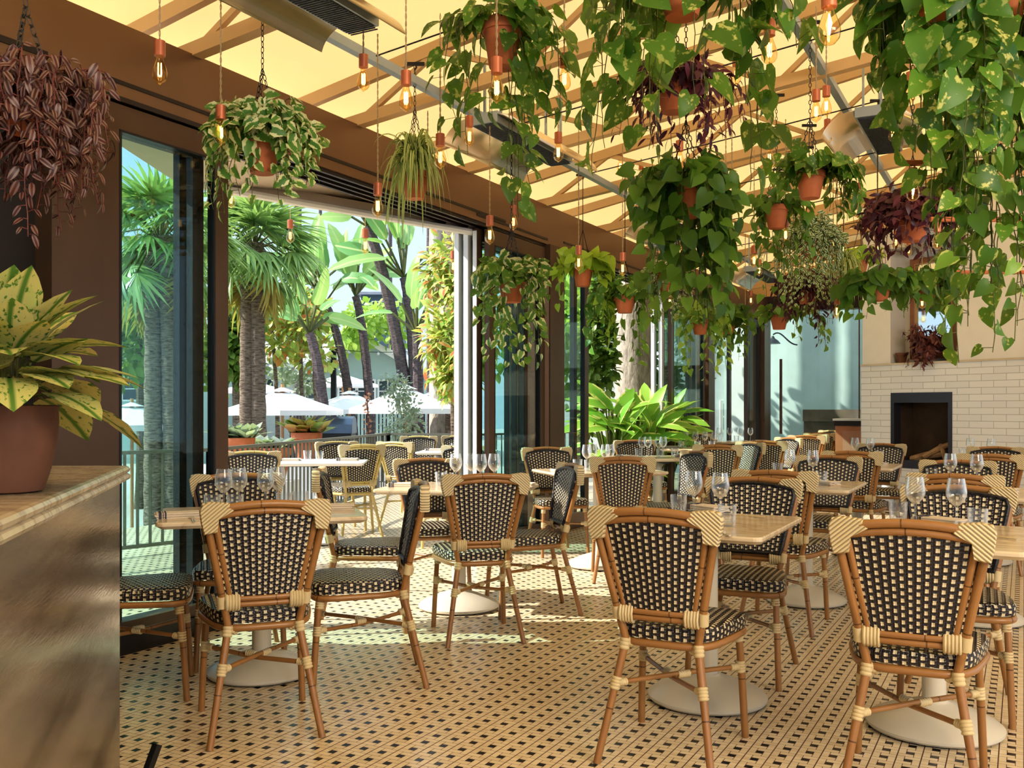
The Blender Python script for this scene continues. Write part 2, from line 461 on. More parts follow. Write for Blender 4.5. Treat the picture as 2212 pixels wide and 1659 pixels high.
# ------------------------------------------------------------------ leaves
def leaf_template(kind):
    """stations: (t_centre, t_edge, half width) in units of leaf length; returns verts (x across, t along, z), uv, faces"""
    K = {
        'heart': ([(0, -.13, .20), (.10, .02, .40), (.32, .28, .44), (.58, .55, .33), (.80, .79, .17), (1.0, 1.0, 0)], .10, .28),
        'heart_s': ([(0, -.1, .30), (.30, .25, .44), (.65, .62, .28), (1.0, 1.0, 0)], .10, .25),
        'lance': ([(0, 0, .03), (.2, .2, .13), (.5, .5, .17), (.78, .78, .10), (1.0, 1.0, 0)], .06, .35),
        'broad': ([(0, 0, .04), (.15, .15, .18), (.38, .38, .25), (.62, .62, .22), (.83, .83, .12), (1.0, 1.0, 0)], .05, .30),
        'oval': ([(0, 0, .06), (.3, .3, .27), (.65, .65, .25), (1.0, 1.0, 0)], .07, .22),
        'strap': ([(0, 0, .014), (.2, .2, .024), (.4, .4, .026), (.6, .6, .024), (.8, .8, .016), (1.0, 1.0, 0)], .01, 1.0),
        'blade': ([(0, 0, .02), (.35, .35, .05), (.7, .7, .035), (1.0, 1.0, 0)], .01, .45),
        'paddle': ([(0, 0, .04), (.1, .1, .16), (.3, .28, .21), (.6, .58, .20), (.85, .84, .12), (1.0, 1.0, 0)], .05, .35),
    }[kind]
    st, fold, droop = K
    vs = []; uv = []; fs = []
    for (tc, te, w) in st:
        z = lambda t: -droop * t * t
        vs += [(-w, te, z(max(te, 0)) + fold * w / .4), (0, tc, z(tc)), (w, te, z(max(te, 0)) + fold * w / .4)]
        q = w / max(.001, max(a[2] for a in st))
        uv += [(0.5 - .5 * q, te * .9 + .1), (.5, tc * .9 + .1), (.5 + .5 * q, te * .9 + .1)]
    for i in range(len(st) - 1):
        a, b = i * 3, i * 3 + 3
        fs += [(a, a+1, b+1, b), (a+1, a+2, b+2, b+1)]
    return np.array(vs), np.array(uv), fs
LT = {k: leaf_template(k) for k in ('heart', 'heart_s', 'lance', 'broad', 'oval', 'strap', 'blade', 'paddle')}

class Leaves:
    def __init__(s): s.items = []
    def add(s, kind, pos, d, nrm, size, wid=1.0):
        s.items.append((kind, pos, d, nrm, size, wid))
    def build(s, name, mats, parent, label=None, pick=None):
        if not s.items: return None
        if not isinstance(mats, (list, tuple)): mats = [mats]
        V = []; UV = []; RN = []; FI = []; MI = []; base = 0
        for it in s.items:
            kind, pos, d, nrm, size, wid = it
            t, uv, fs = LT[kind]
            d = np.asarray(d, float); d /= np.linalg.norm(d) + 1e-9
            n = np.asarray(nrm, float); n = n - d * n.dot(d); ln = np.linalg.norm(n)
            if ln < 1e-4: n = np.array((0.3, .2, 1.0)); n = n - d * n.dot(d); ln = np.linalg.norm(n)
            n /= ln
            sd = np.cross(d, n)
            P = np.asarray(pos, float) + size * (t[:, :1] * wid * sd + t[:, 1:2] * d + t[:, 2:3] * n)
            V.append(P); r1, r2 = rng.random(), rng.random()
            mi = rng.integers(len(mats))
            for f in fs:
                FI.append(tuple(base + k for k in f)); MI.append(mi)
                for k in f:
                    UV.append(uv[k]); RN.append((r1, r2))
            base += len(P)
        V = np.concatenate(V)
        me = bpy.data.meshes.new(name)
        me.from_pydata(V.tolist(), [], FI)
        u = me.uv_layers.new(name='UVMap'); u.data.foreach_set('uv', np.array(UV).ravel())
        r = me.uv_layers.new(name='rnd'); r.data.foreach_set('uv', np.array(RN, float).ravel())
        for m in mats: me.materials.append(m)
        me.polygons.foreach_set('material_index', MI)
        me.polygons.foreach_set('use_smooth', [True] * len(me.polygons))
        me.update()
        o = bpy.data.objects.new(name, me); COL.objects.link(o)
        if parent: o.parent = parent
        if label: o['label'] = label
        return o

def rv(): 
    v = rng.normal(size=3); return v / np.linalg.norm(v)
def bez(p0, p1, p2, p3, n):
    t = np.linspace(0, 1, n)[:, None]
    p0, p1, p2, p3 = map(lambda a: np.asarray(a, float), (p0, p1, p2, p3))
    return (1-t)**3*p0 + 3*(1-t)**2*t*p1 + 3*(1-t)*t*t*p2 + t**3*p3

def stem_leaves(L, S, path, kind, size, step, centre, rad, jitter=.35, thin=.0, wid=1.0, petiole=.5, updir=.0, face=None, taper=.5):
    """one vine: stem tube and alternating leaves hanging from it"""
    S.tube(path, np.linspace(rad, rad * .5, len(path)), n=5, cap=False)
    seg = np.linalg.norm(np.diff(path, axis=0), axis=1); cum = np.concatenate([[0], np.cumsum(seg)]); tot = cum[-1]
    x = step * .4; side = 1
    while x < tot:
        i = min(len(seg) - 1, max(0, int(np.searchsorted(cum, x) - 1)))
        f = (x - cum[i]) / (seg[i] + 1e-9)
        p = path[i] + (path[i+1] - path[i]) * f
        T = (path[i+1] - path[i]) / (seg[i] + 1e-9)
        if rng.random() > thin:
            o = p - centre; o[2] = 0; lo = np.linalg.norm(o); o = o / lo if lo > 1e-3 else rv()
            lat = np.cross(T, o); lat /= np.linalg.norm(lat) + 1e-9
            a = o * .7 + lat * side * (.6 + .5 * rng.random()) + rv() * jitter
            a[2] += .15 + updir
            pet = size * petiole * (.5 + rng.random() * .6)
            q = p + a / np.linalg.norm(a) * pet
            S.tube([p, q], rad * .45, n=3, cap=False)
            d = a * .50 + np.array((0, 0, -1.0)) * (.75 - updir) + rv() * jitter * 1.3
            nn = o * .8 + np.array((0, 0, .45)) + rv() * jitter * 1.7
            if face is not None: nn = nn + face * .6
            sz = size * (.72 + .5 * rng.random()) * (1 - (1 - taper) * (x / tot) ** 2 * .9)
            L.add(kind, q, d, nn, sz, wid)
        side = -side; x += step * (.75 + .5 * rng.random())
    return path

def pot_mesh(parent, r=.10, h=.18, mat='terra', soil=True):
    m = MB()
    m.lathe([(r*.62, 0), (r*.64, .003), (r*.90, h*.76), (r*.90, h*.765), (r, h*.77), (r*1.02, h*.98), (r*1.0, h), (r*.93, h), (r*.90, h*.82)], n=28)
    o = m.build('pot', M[mat], parent, smooth=True)
    m = MB(); m.lathe([(r*.915, h*.70), (r*.925, h*.745)], n=24, capb=False)
    m.build('rim_shadow_band', M['darkbrown'], o, smooth=True) if False else None
    if soil:
        m = MB(); m.lathe([(.001, h*.87), (r*.5, h*.875), (r*.91, h*.86)], n=20, capb=False)
        m.build('soil', M['soil'], parent, smooth=True)
    return o

def chain_mb(m, p, q, link=.034, w=.016, r=.0022):
    p = np.array(p, float); q = np.array(q, float); L = np.linalg.norm(q - p); n = max(1, int(L / (link * .78)))
    d = (q - p) / L; a = np.cross(d, (0.3, .8, .1)); a /= np.linalg.norm(a); b = np.cross(d, a)
    for i in range(n):
        c = p + d * (i + .5) * L / n; s = a if i % 2 else b
        pts = [c + d * math.cos(t) * link / 2 + s * math.sin(t) * w / 2 for t in np.linspace(0, 2*PI, 7)[:-1]]
        m.tube(pts, r, n=4, closed=True)

def truss_z(s, w): return 3.2 + .12 * (w + 4)
def hang(parent, loc, pr, ph, top, near=True, fork=.34):
    """chain with three branches from the rim up to one point and on to a hook"""
    m = MB(); base = np.array((0, 0, ph)); fz = ph + fork
    for k in range(3):
        a = 2 * PI * k / 3 + .5
        e = (pr * 1.0 * math.cos(a), pr * 1.0 * math.sin(a), ph * .96)
        if near: chain_mb(m, e, (0, 0, fz))
        else: m.tube([e, (0, 0, fz)], .0028, n=4)
    tz = top - loc[2]
    if tz > fz:
        if near: chain_mb(m, (0, 0, fz), (0, 0, tz))
        else: m.tube([(0, 0, fz), (0, 0, tz)], .0035, n=4)
    m.build('hanging_chain', M['chain'], parent)
    m = MB(); m.box(-.06, .06, -.008, .008, tz - .01, tz + .01); m.tube([(0, 0, tz), (.012, 0, tz - .02), (0, 0, tz - .04)], .004, n=6)
    m.build('hook', M['black'], parent)

def hanging_plant(name, label, cat, px, py, d, ptype, leaf, size, trails, crown=(.25, .16, 60), pr=.10, ph=.17,
                  mat=None, seed=0, near=True, top=None, potmat='terra', wid=1.0, step=None, group=None, stemmat='stem', random_trails=(), tiltface=True, kdroop=1.0, fork=.34, bare=0.0):
    """px,py: the pot's rim centre in the photograph's frame at depth d.
    crown=(radius, height, leaves); trails: list of (dx_px, end_py) ; random_trails=(n, minlen, maxlen, spread)"""
    global rng
    rng = np.random.default_rng(100 + seed)
    rim = np.array(W(px, py, d)); loc = rim - np.array((0, 0, ph))
    root = empty(name, tuple(loc)); tag(root, label, cat, group)
    pot_mesh(root, pr, ph, potmat)
    if top is None:
        s_, w_ = SW(rim[0], rim[1]); top = 3.25 + .14 * (w_ + 4)
        top = max(top, rim[2] + .5)
    hang(root, loc, pr, ph, top, near, fork)
    L = Leaves(); S = MB(); c0 = np.array((0, 0, ph)); k = F / d
    step = step or size * .55
    toc = -rim.copy(); toc[2] = 0; toc /= np.linalg.norm(toc)
    face = toc if tiltface else None
    cr, chh, nl = crown
    # crown: short arching shoots
    cnt = 0
    ns = max(4, int(nl / 6))
    for i in range(ns):
        a = 2 * PI * (i + rng.random()) / ns * 1.0; q = rng.random() ** .5
        o = np.array((math.cos(a), math.sin(a), 0))
        e = c0 + o * cr * (.45 + .75 * q) + np.array((0, 0, chh * (1.0 - 1.3 * q) + rng.normal() * .02))
        st = c0 + o * pr * .5
        path = bez(st, st + o * .02 + np.array((0, 0, chh * .8)), e + np.array((0, 0, chh * .5)) - o * .03, e, 7)
        stem_leaves(L, S, path, leaf, size, max(step * .8, .018), c0, .0028, wid=wid, updir=.25, face=face, taper=.8)
    # trails
    allt = []
    for (dx, ey) in trails:
        end = np.array(((dx) / k, 0, ph + (py - ey) / k))
        allt.append(end)
    if random_trails:
        n, lo, hi, spread = random_trails
        for i in range(n):
            a = 2 * PI * (i + rng.random()) / n
            ln = lo + (hi - lo) * rng.random() ** 1.3
            rr = pr + spread * (.3 + .7 * rng.random())
            allt.append(np.array((math.cos(a) * rr, math.sin(a) * rr, ph - ln)))
    for end in allt:
        side = 1 if end[0] > 0 else -1
        if abs(end[1]) < 1e-6:
            end = end + np.array((0, (rng.random() - .5) * .22, 0))
        o = np.array((end[0], end[1], 0)); lo = np.linalg.norm(o)
        o = o / lo if lo > .02 else np.array((side * .7, -.7, 0))
        out = max(pr * 1.05, min(lo, pr + .16) )
        st = c0 + o * pr * .6
        m1 = c0 + o * out * 1.1 + np.array((0, 0, .05 + .04 * rng.random()))
        drop = ph - end[2]
        m2 = np.array((o[0] * lo * .95, o[1] * lo * .95, ph - drop * .35))
        p1 = bez(st, st + np.array((0, 0, .06)), m1 + np.array((0, 0, .01)), (m1 + m2) / 2 , 7)
        nn = max(6, int(abs(drop) / .05))
        p2 = bez((m1 + m2) / 2, m2, end + np.array((rng.normal() * .02, rng.normal() * .02, drop * .35)), end, nn)
        path = np.concatenate([p1, p2[1:]])
        wob = np.cumsum(rng.normal(size=(len(path), 3)) * .006, 0); wob -= np.linspace(0, 1, len(path))[:, None] * wob[-1]
        path = path + wob
        stem_leaves(L, S, path, leaf, size, step, c0, .003, wid=wid, face=face, taper=.62, thin=bare)
    L.build('foliage', M[mat] if isinstance(mat, str) else [M[q] for q in mat], root)
    S.build('stems', M[stemmat], root)
    return root

def spider_plant(name, label, px, py, d, pr, ph, seed, n=90, length=.5, near=True, top=None, lo=.3):
    global rng
    rng = np.random.default_rng(seed)
    rim = np.array(W(px, py, d)); loc = rim - np.array((0, 0, ph))
    root = empty(name, tuple(loc)); tag(root, label, 'plant')
    pot_mesh(root, pr, ph)
    s_, w_ = SW(rim[0], rim[1]); top = top or 3.25 + .14 * (w_ + 4)
    hang(root, loc, pr, ph, top, near, .38)
    V = []; Fc = []; UV = []; RN = []
    for i in range(n):
        a = rng.random() * 2 * PI; o = np.array((math.cos(a), math.sin(a), 0)); ln = length * (.55 + .6 * rng.random())
        up = .10 + .22 * rng.random(); reach = ln * (.16 + .42 * rng.random()); drop = ln * (lo + .85 * rng.random())
        p = bez((0, 0, ph*.9), o * reach * .25 + np.array((0, 0, ph + up)), o * reach * .9 + np.array((0, 0, ph + up * .9)), o * reach + np.array((0, 0, ph + up - drop)), 10)
        sd = np.array((-o[1], o[0], 0)); wd = .010 + .008 * rng.random(); b = len(V); r1, r2 = rng.random(), rng.random()
        for j, q in enumerate(p):
            t = j / 9; w = wd * (1 - t ** 3) * (.5 + min(1, t * 4) * .5)
            V += [q - sd * w, q + np.array((0, 0, -w * .4)), q + sd * w]
        for j in range(9):
            for k in (0, 1):
                a0 = b + j * 3 + k; f = (a0, a0 + 1, a0 + 4, a0 + 3); Fc.append(f)
                for v, uu in zip(f, ((k * .5, j / 9), (k * .5 + .5, j / 9), (k * .5 + .5, (j+1) / 9), (k * .5, (j+1) / 9))):
                    UV.append(uu); RN.append((r1, r2))
    me = bpy.data.meshes.new('foliage'); me.from_pydata([tuple(v) for v in V], [], Fc)
    u = me.uv_layers.new(name='UVMap'); u.data.foreach_set('uv', np.array(UV).ravel())
    r = me.uv_layers.new(name='rnd'); r.data.foreach_set('uv', np.array(RN).ravel())
    me.materials.append(M['spider']); me.polygons.foreach_set('use_smooth', [True] * len(me.polygons))
    ob = bpy.data.objects.new('foliage', me); COL.objects.link(ob); ob.parent = root
    return root

# ------------------------------------------------------------------ bistro chair
def sleeve(m, p, q, r, bumps=5, amp=.10, n=10):
    """a binding of round strands wound about a pole from p to q"""
    p = np.array(p, float); q = np.array(q, float); k = bumps * 4 + 1
    t = np.linspace(0, 1, k)
    rr = r * (1 - amp + amp * np.abs(np.sin(t * PI * bumps)) * 1.6)
    rr[0] *= .9; rr[-1] *= .9
    m.tube([p + (q - p) * x for x in t], rr, n=n)

def backy(z): return -.205 - .235 * (z - .44) 
def outer(z):      # half width of the rear post centre line
    if z < .42: return .203 + (.130 - .203) * (z / .42)
    return .130 + (.218 - .130) * ((z - .42) / .44)
def post_y(z):
    if z < .42: return -.300 + .10 * (z / .42)
    return -.200 - .21 * (z - .42)
def make_chair(name, bam, lowpoly=False, wv='weave'):
    root = empty(name)
    N8 = 6 if lowpoly else 10
    rp = .0145
    bm = M[bam]
    # rear legs run on upward as the outer posts of the back
    for s in (-1, 1):
        zs = [0, .1, .2, .3, .38, .43, .48, .56, .66, .76, .84, .862]
        m = MB(); m.tube([(s * outer(z), post_y(z), z) for z in zs], [rp*.92] * 3 + [rp] * (len(zs) - 3), n=N8)
        lg = m.build('leg', bm, root, smooth=True)
        m = MB()
        z0 = .27
        sleeve(m, (s*outer(z0 - .022), post_y(z0 - .022), z0 - .022), (s*outer(z0 + .022), post_y(z0 + .022), z0 + .022), rp * 1.25, 4, n=N8)
        m.build('stretcher_binding', M['wrap'], lg, smooth=True); m = MB()
        sleeve(m, (s*outer(.385), post_y(.385), .385), (s*outer(.425), post_y(.425), .425), rp * 1.28, 3, n=N8)
        sleeve(m, (s*outer(.415), post_y(.415) + .004, .415), (s*(outer(.40) - .035), post_y(.4) + .03, .398), rp * 1.1, 3, n=N8)
        m.build('seat_binding', M['wrap'], lg, smooth=True)
        m = MB()
        m.tube([(s*.182, .160, .415), (s*.187, .168, .38), (s*.196, .182, .2), (s*.204, .195, 0)], rp * .95, n=N8)
        lg = m.build('leg', bm, root, smooth=True)
        m = MB()
        sleeve(m, (s*.1915, .176, .248), (s*.1895, .173, .292), rp * 1.22, 4, n=N8)
        m.build('stretcher_binding', M['wrap'], lg, smooth=True); m = MB()
        sleeve(m, (s*.185, .165, .365), (s*.182, .160, .420), rp * 1.30, 5, n=N8)
        m.build('seat_binding', M['wrap'], lg, smooth=True)
    # back frame: inner posts, two top arches, double lower bar
    m = MB()
    for s in (-1, 1):
        zs = [.52, .6, .7, .8, .86]
        m.tube([(s * (outer(z) - .029), post_y(z) + .002, z) for z in zs], rp * .88, n=N8)
    def arch(z_end, z_mid, half, off):
        return [(x, post_y(z_end) + off - .022 * (1 - (x / half) ** 2), z_end + (z_mid - z_end) * (1 - (x / half) ** 2)) for x in np.linspace(-half, half, 13)]
    m.tube(arch(.862, .888, .212, 0), rp, n=N8)
    m.tube(arch(.838, .862, .200, 0), rp * .85, n=N8)
    for zz in (.508, .530):
        h = outer(zz)
        m.tube([(x, post_y(zz) - .012 * (1 - (x / h) ** 2), zz) for x in np.linspace(-h, h, 7)], rp * .78, n=N8)
    m.build('back_frame', bm, root, smooth=True)
    # woven back panel: slab in front of the poles
    def outline(inset=0.0, nb=14):
        pts = []
        zb = .538 + inset; zt = .846
        hb = outer(zb) - .008 - inset
        for x in np.linspace(-hb, hb, 6): pts.append((x, zb))
        for z in np.linspace(zb + .04, zt - .03, 7): pts.append((outer(z) - .006 - inset, z))
        ht = outer(zt) - .006 - inset
        for x in np.linspace(ht * .93, -ht * .93, nb): pts.append((x, zt - inset + .028 * (1 - (x / ht) ** 2)))
        for z in np.linspace(zt - .03, zb + .04, 7): pts.append((-(outer(z) - .006 - inset), z))
        return pts
    ol = outline()
    def yy(x, z, f): return post_y(z) + f - .022 * (1 - min(1, abs(x) / .21) ** 2)
    m = MB(); n = len(ol); cz = .69
    for f, flip in ((.030, 0), (.006, 1)):
        vs = []; uv = []
        rings = (1.0, .8, .55, .28)
        for q in rings:
            for (x, z) in ol:
                X, Z = x * q, cz + (z - cz) * q
                vs.append((X, yy(X, Z, f), Z)); uv.append((X * (outer(.86) / outer(max(Z, .5))) ** .8, Z))
        vs.append((0, yy(0, cz, f), cz)); uv.append((0, cz))
        fs = []
        for r_ in range(len(rings) - 1):
            for k in range(n):
                k2 = (k + 1) % n; a = (r_*n+k, r_*n+k2, (r_+1)*n+k2, (r_+1)*n+k)
                fs.append(a if flip else a[::-1])
        r_ = len(rings) - 1
        for k in range(n):
            a = (r_*n+k, r_*n+(k+1) % n, len(vs) - 1); fs.append(a if flip else a[::-1])
        m.add(vs, fs, uv)
    vs = []; uv = []; L = 0
    for k, (x, z) in enumerate(ol + ol[:1]):
        if k: L += math.hypot(x - ol[k-1][0], z - ol[k-1][1])
        vs += [(x, yy(x, z, .006), z), (x, yy(x, z, .030), z)]; uv += [(L, .0), (L, .024)]
    m.add(vs, [(2*k, 2*k+2, 2*k+3, 2*k+1) for k in range(n)], uv)
    bk = m.build('backrest', M[wv], root, smooth=True)
    m = MB(); m.tube([(x, yy(x, z, .030), z) for (x, z) in outline(.004)], .010, n=6, closed=True)
    m.build('braided_edge', M['braid'] if wv == 'weave' else M[wv], bk, smooth=True)
    # corner bindings: folded mitre of strands over post and arch
    for s in (-1, 1):
        poly = [(.238, .868), (.228, .893), (.196, .899), (.135, .893), (.118, .866), (.148, .848), (.170, .836), (.176, .788), (.222, .780), (.232, .82)]
        m = MB(); k = len(poly); ys = (-.024, -.018, .014, .020); sc = (.93, 1, 1, .93)
        vs = []
        cx_ = sum(p[0] for p in poly) / k; cz_ = sum(p[1] for p in poly) / k
        for yv, q in zip(ys, sc):
            for (x, z) in poly:
                X = cx_ + (x - cx_) * q; Z = cz_ + (z - cz_) * q
                vs.append((s * X, post_y(.84) + yv - .012 * (1 - (X / .22) ** 2), Z))
        fs = []
        for r_ in range(3):
            for q in range(k):
                q2 = (q + 1) % k; fs.append((r_*k+q, r_*k+q2, (r_+1)*k+q2, (r_+1)*k+q))
        fs.append(tuple(range(k-1, -1, -1))); fs.append(tuple(3*k + q for q in range(k)))
        if s < 0: fs = [f[::-1] for f in fs]
        m.add(vs, fs)
        m.build('corner_binding', M['wrapd'], root, smooth=True)
        m = MB()   # lower bar binding
        z = .519; h = outer(z)
        m.tube([(s * (h + .003 - .0), post_y(.50), .497), (s * (h + .004), post_y(.519), .519), (s * (h + .007), post_y(.54), .542)], [rp*1.25, rp*1.3, rp*1.25], n=N8)
        for i in range(5):
            x0 = h - .012 - i * .0105
            pts = [(s * x0, post_y(z) - .004 + .021 * math.cos(a), z + .031 * math.sin(a)) for a in np.linspace(0, 2*PI, 9)[:-1]]
            m.tube(pts, .0058, n=5, closed=True)
        m.build('rail_binding', M['wrap'], root, smooth=True)
    # seat
    def seat_outline(k=1.0, nn=40):
        pts = []
        for i in range(nn):
            a = 2 * PI * i / nn; ca, sa = math.cos(a), math.sin(a)
            e = .42
            x = math.copysign(abs(ca) ** e, ca); y = math.copysign(abs(sa) ** e, sa)
            hw = .205 + .032 * y
            if y < 0: hw -= .012 * y * y
            pts.append((x * hw * k, y * .208 * k))
        return pts
    m = MB(); rings = [(.88, .428, 0), (.985, .431, 0), (1.0, .445, 0), (1.0, .462, 0), (.975, .474, 0), (.90, .480, 1), (.6, .483, 1), (.3, .484, 1)]
    vs = []; uv = []
    base = seat_outline(); nn = len(base)
    per = [0]
    for i in range(nn): per.append(per[-1] + math.dist(base[i], base[(i+1) % nn]))
    for (k, z, top) in rings:
        for i, (x, y) in enumerate(seat_outline(k)):
            vs.append((x, y, z))
    fs = []; fu = []
    for r_ in range(len(rings) - 1):
        for i in range(nn):
            j = (i + 1) % nn
            f = (r_*nn+i, r_*nn+j, (r_+1)*nn+j, (r_+1)*nn+i); fs.append(f)
            if r_ >= 4:
                fu.append([(vs[q][0], vs[q][1]) for q in f])
            else:
                fu.append([(per[i] , vs[f[0]][2] * 1.15 ), (per[i+1], vs[f[1]][2] * 1.15), (per[i+1], vs[f[2]][2] * 1.15), (per[i], vs[f[3]][2] * 1.15)])
    f = tuple((len(rings)-1)*nn + i for i in range(nn)); fs.append(f); fu.append([(vs[q][0], vs[q][1]) for q in f])
    f = tuple(range(nn - 1, -1, -1)); fs.append(f); fu.append([(vs[q][0], vs[q][1]) for q in f])
    m.v = vs; m.f = fs; m.uv = fu; m.m = [0] * len(fs); m.hasuv = True
    m.build('seat', M[wv], root, smooth=True)
    m = MB(); m.tube([(x, y, .413) for (x, y) in seat_outline(.955)], rp * .95, n=N8, closed=True)
    m.build('seat_frame', bm, root, smooth=True)
    # crossed stretcher
    m = MB()
    fr = lambda s: np.array((s * .190, .174, .27)); re = lambda s: np.array((s * outer(.27), post_y(.27), .27))
    mid = np.array((0, -.03, .262))
    for s in (-1, 1):
        a, b = fr(s), re(-s)
        m.tube([a, a * .5 + b * .5 + np.array((0, 0, -.004 + .008 * s)), b], rp * .62, n=N8)
    st = m.build('stretcher', bm, root, smooth=True)
    m = MB()
    c = (fr(1) + re(-1) ) / 2
    c2 = (fr(-1) + re(1)) / 2
    for (a, b) in ((fr(1), re(-1)), (fr(-1), re(1))):
        dd = (b - a) / np.linalg.norm(b - a); cc = (a + b) / 2
        cr_ = a + (b - a) * .47
        for (e0, e1) in ((a + dd * .010, a + dd * .045), (b - dd * .045, b - dd * .010)):
            m2 = MB(); sleeve(m2, e0, e1, rp * .95, 4, n=N8); m2.build('end_binding', M['wrap'], st, smooth=True)
        sleeve(m, cr_ - dd * .026, cr_ + dd * .026, rp * .9, 5, n=N8)
    m.build('cross_binding', M['wrap'], st, smooth=True)
    return root

def make_table(name, L=.80, Wd=.64, rb=.25, topmat='marble', enam='enamel'):
    root = empty(name)
    m = MB()
    r = .03; pts = []
    for (cx_, cy_, a0) in ((Wd/2 - r, L/2 - r, 0), (-Wd/2 + r, L/2 - r, 90), (-Wd/2 + r, -L/2 + r, 180), (Wd/2 - r, -L/2 + r, 270)):
        for k in range(5):
            a = math.radians(a0 + k * 22.5); pts.append((cx_ + r * math.cos(a), cy_ + r * math.sin(a)))
    n = len(pts); vs = []
    for (z, k) in ((.724, .955), (.738, 1.0), (.748, 1.0), (.754, .992)):
        for x, y in pts: vs.append((x * k, y * k, z))
    fs = []
    for q in range(3):
        for i in range(n):
            j = (i + 1) % n; fs.append((q*n+i, q*n+j, (q+1)*n+j, (q+1)*n+i))
    fs += [tuple(range(n-1, -1, -1)), tuple(3*n + i for i in range(n))]
    m.add(vs, fs); m.build('tabletop', M[topmat], root)
    m = MB(); m.box(-Wd*.30, Wd*.30, -L*.3, L*.3, .712, .725); m.box(-.03, .03, -L*.4, L*.4, .704, .716); m.box(-Wd*.4, Wd*.4, -.03, .03, .704, .716)
    m.build('under_plate', M['black'], root)
    m = MB(); m.lathe([(.044, .10), (.044, .71)], n=24, capb=True, capt=True); m.build('column', M[enam], root, smooth=True)
    m = MB(); m.lathe([(rb*.97, .008), (rb, .016), (rb, .026), (rb*.93, .040), (rb*.72, .066), (rb*.45, .092), (rb*.24, .108), (.052, .113), (.048, .118)], n=40, capt=True)
    b = m.build('base', M[enam], root, smooth=True)
    m = MB(); m.lathe([(rb*.9, 0), (rb*.9, .009)], n=32, capt=True); m.build('foot_ring', M['black'], b)
    return root

# ------------------------------------------------------------------ table ware
def make_wine():
    m = MB(); root = empty('wine_glass')
    m.lathe([(.033, 0), (.034, .002), (.012, .005), (.0045, .012), (.004, .075), (.006, .086), (.016, .094), (.031, .110), (.039, .130), (.040, .145), (.037, .165), (.031, .200), (.0305, .200), (.036, .165), (.039, .145), (.038, .131), (.030, .1115), (.015, .0965), (.001, .092)], n=20)
    o = m.build('wine_glass', M['glass'], None, smooth=True); bpy.data.objects.remove(root); return o
def make_tumbler():
    m = MB()
    def ribs(i, a): return 1 + (.035 * math.cos(a * 12) if 1 <= i <= 4 else 0)
    m.lathe([(.030, 0), (.032, .004), (.0335, .02), (.035, .045), (.036, .055), (.037, .060), (.038, .088), (.0365, .088), (.0355, .058), (.031, .016), (.001, .014)], n=36, ribs=ribs)
    return m.build('tumbler', M['glass'], None, smooth=True)
def make_napkin(w=.10, l=.20, stripes=True):
    root = empty('folded_napkin')
    m = MB()
    for i in range(4):
        z0 = i * .0062; pts = []
        nx = 7
        for k in range(nx):
            x = -w/2 + w * k / (nx - 1)
            pts.append((x, z0 + .0012 * math.sin(k * 1.7 + i * 2)))
        e = .004 * ((i * 37) % 3 - 1)
        vs = []
        for (x, z) in pts: vs += [(x, -l/2 + e, z), (x, l/2 + e, z), (x, l/2 + e, z + .0052), (x, -l/2 + e, z + .0052)]
        fs = []
        for k in range(nx - 1):
            a, b = 4*k, 4*k+4
            fs += [(a, a+1, b+1, b), (a+3, b+3, b+2, a+2), (a, b, b+3, a+3), (a+1, a+2, b+2, b+1)]
        fs += [(0, 3, 2, 1), (4*(nx-1), 4*(nx-1)+1, 4*(nx-1)+2, 4*(nx-1)+3)]
        m.add(vs, fs)
    m.build('cloth', M['napkin'], root)
    if stripes:
        m = MB()
        for (y0, y1) in ((.055, .062), (.067, .070), (.075, .087)):
            m.box(-w/2 + .001, w/2 - .001, y0, y1, .0225, .0252)
            m.box(w/2 - .002, w/2 + .0012, y0, y1, .0, .0242)
            m.box(-w/2 - .0012, -w/2 + .002, y0, y1, .0, .0242)
        m.build('woven_stripes', M['stripe'], root)
    return root
def make_plate():
    m = MB(); m.lathe([(.045, 0), (.05, .002), (.082, .012), (.084, .014), (.080, .0145), (.05, .006), (.001, .005)], n=28)
    return m.build('side_plate', M['plate'], None, smooth=True)
def make_fork():
    root = empty('table_fork')
    m = MB(); m.tube([(0, -.10, .004), (0, -.05, .006), (0, .02, .008), (0, .04, .005)], [.005, .004, .003, .004], n=6, flat=.5); m.build('handle', M['cutlery'], root, smooth=True)
    m = MB()
    m.prism([(-.011, .055), (-.006, .042), (.006, .042), (.011, .055)], .002, .0045)
    for x in (-.0095, -.0033, .0033, .0095): m.box(x - .0012, x + .0012, .054, .092, .0022, .0042)
    m.build('tines', M['cutlery'], root); return root
def make_knife():
    root = empty('table_knife')
    m = MB(); m.tube([(0, -.10, .004), (0, -.06, .005), (0, .0, .004)], [.006, .0065, .005], n=6, flat=.5); m.build('handle', M['cutlery'], root, smooth=True)
    m = MB(); m.prism([(-.004, 0), (.006, 0), (.009, .07), (.004, .105), (-.004, .108)], .002, .0035); m.build('blade', M['cutlery'], root); return root

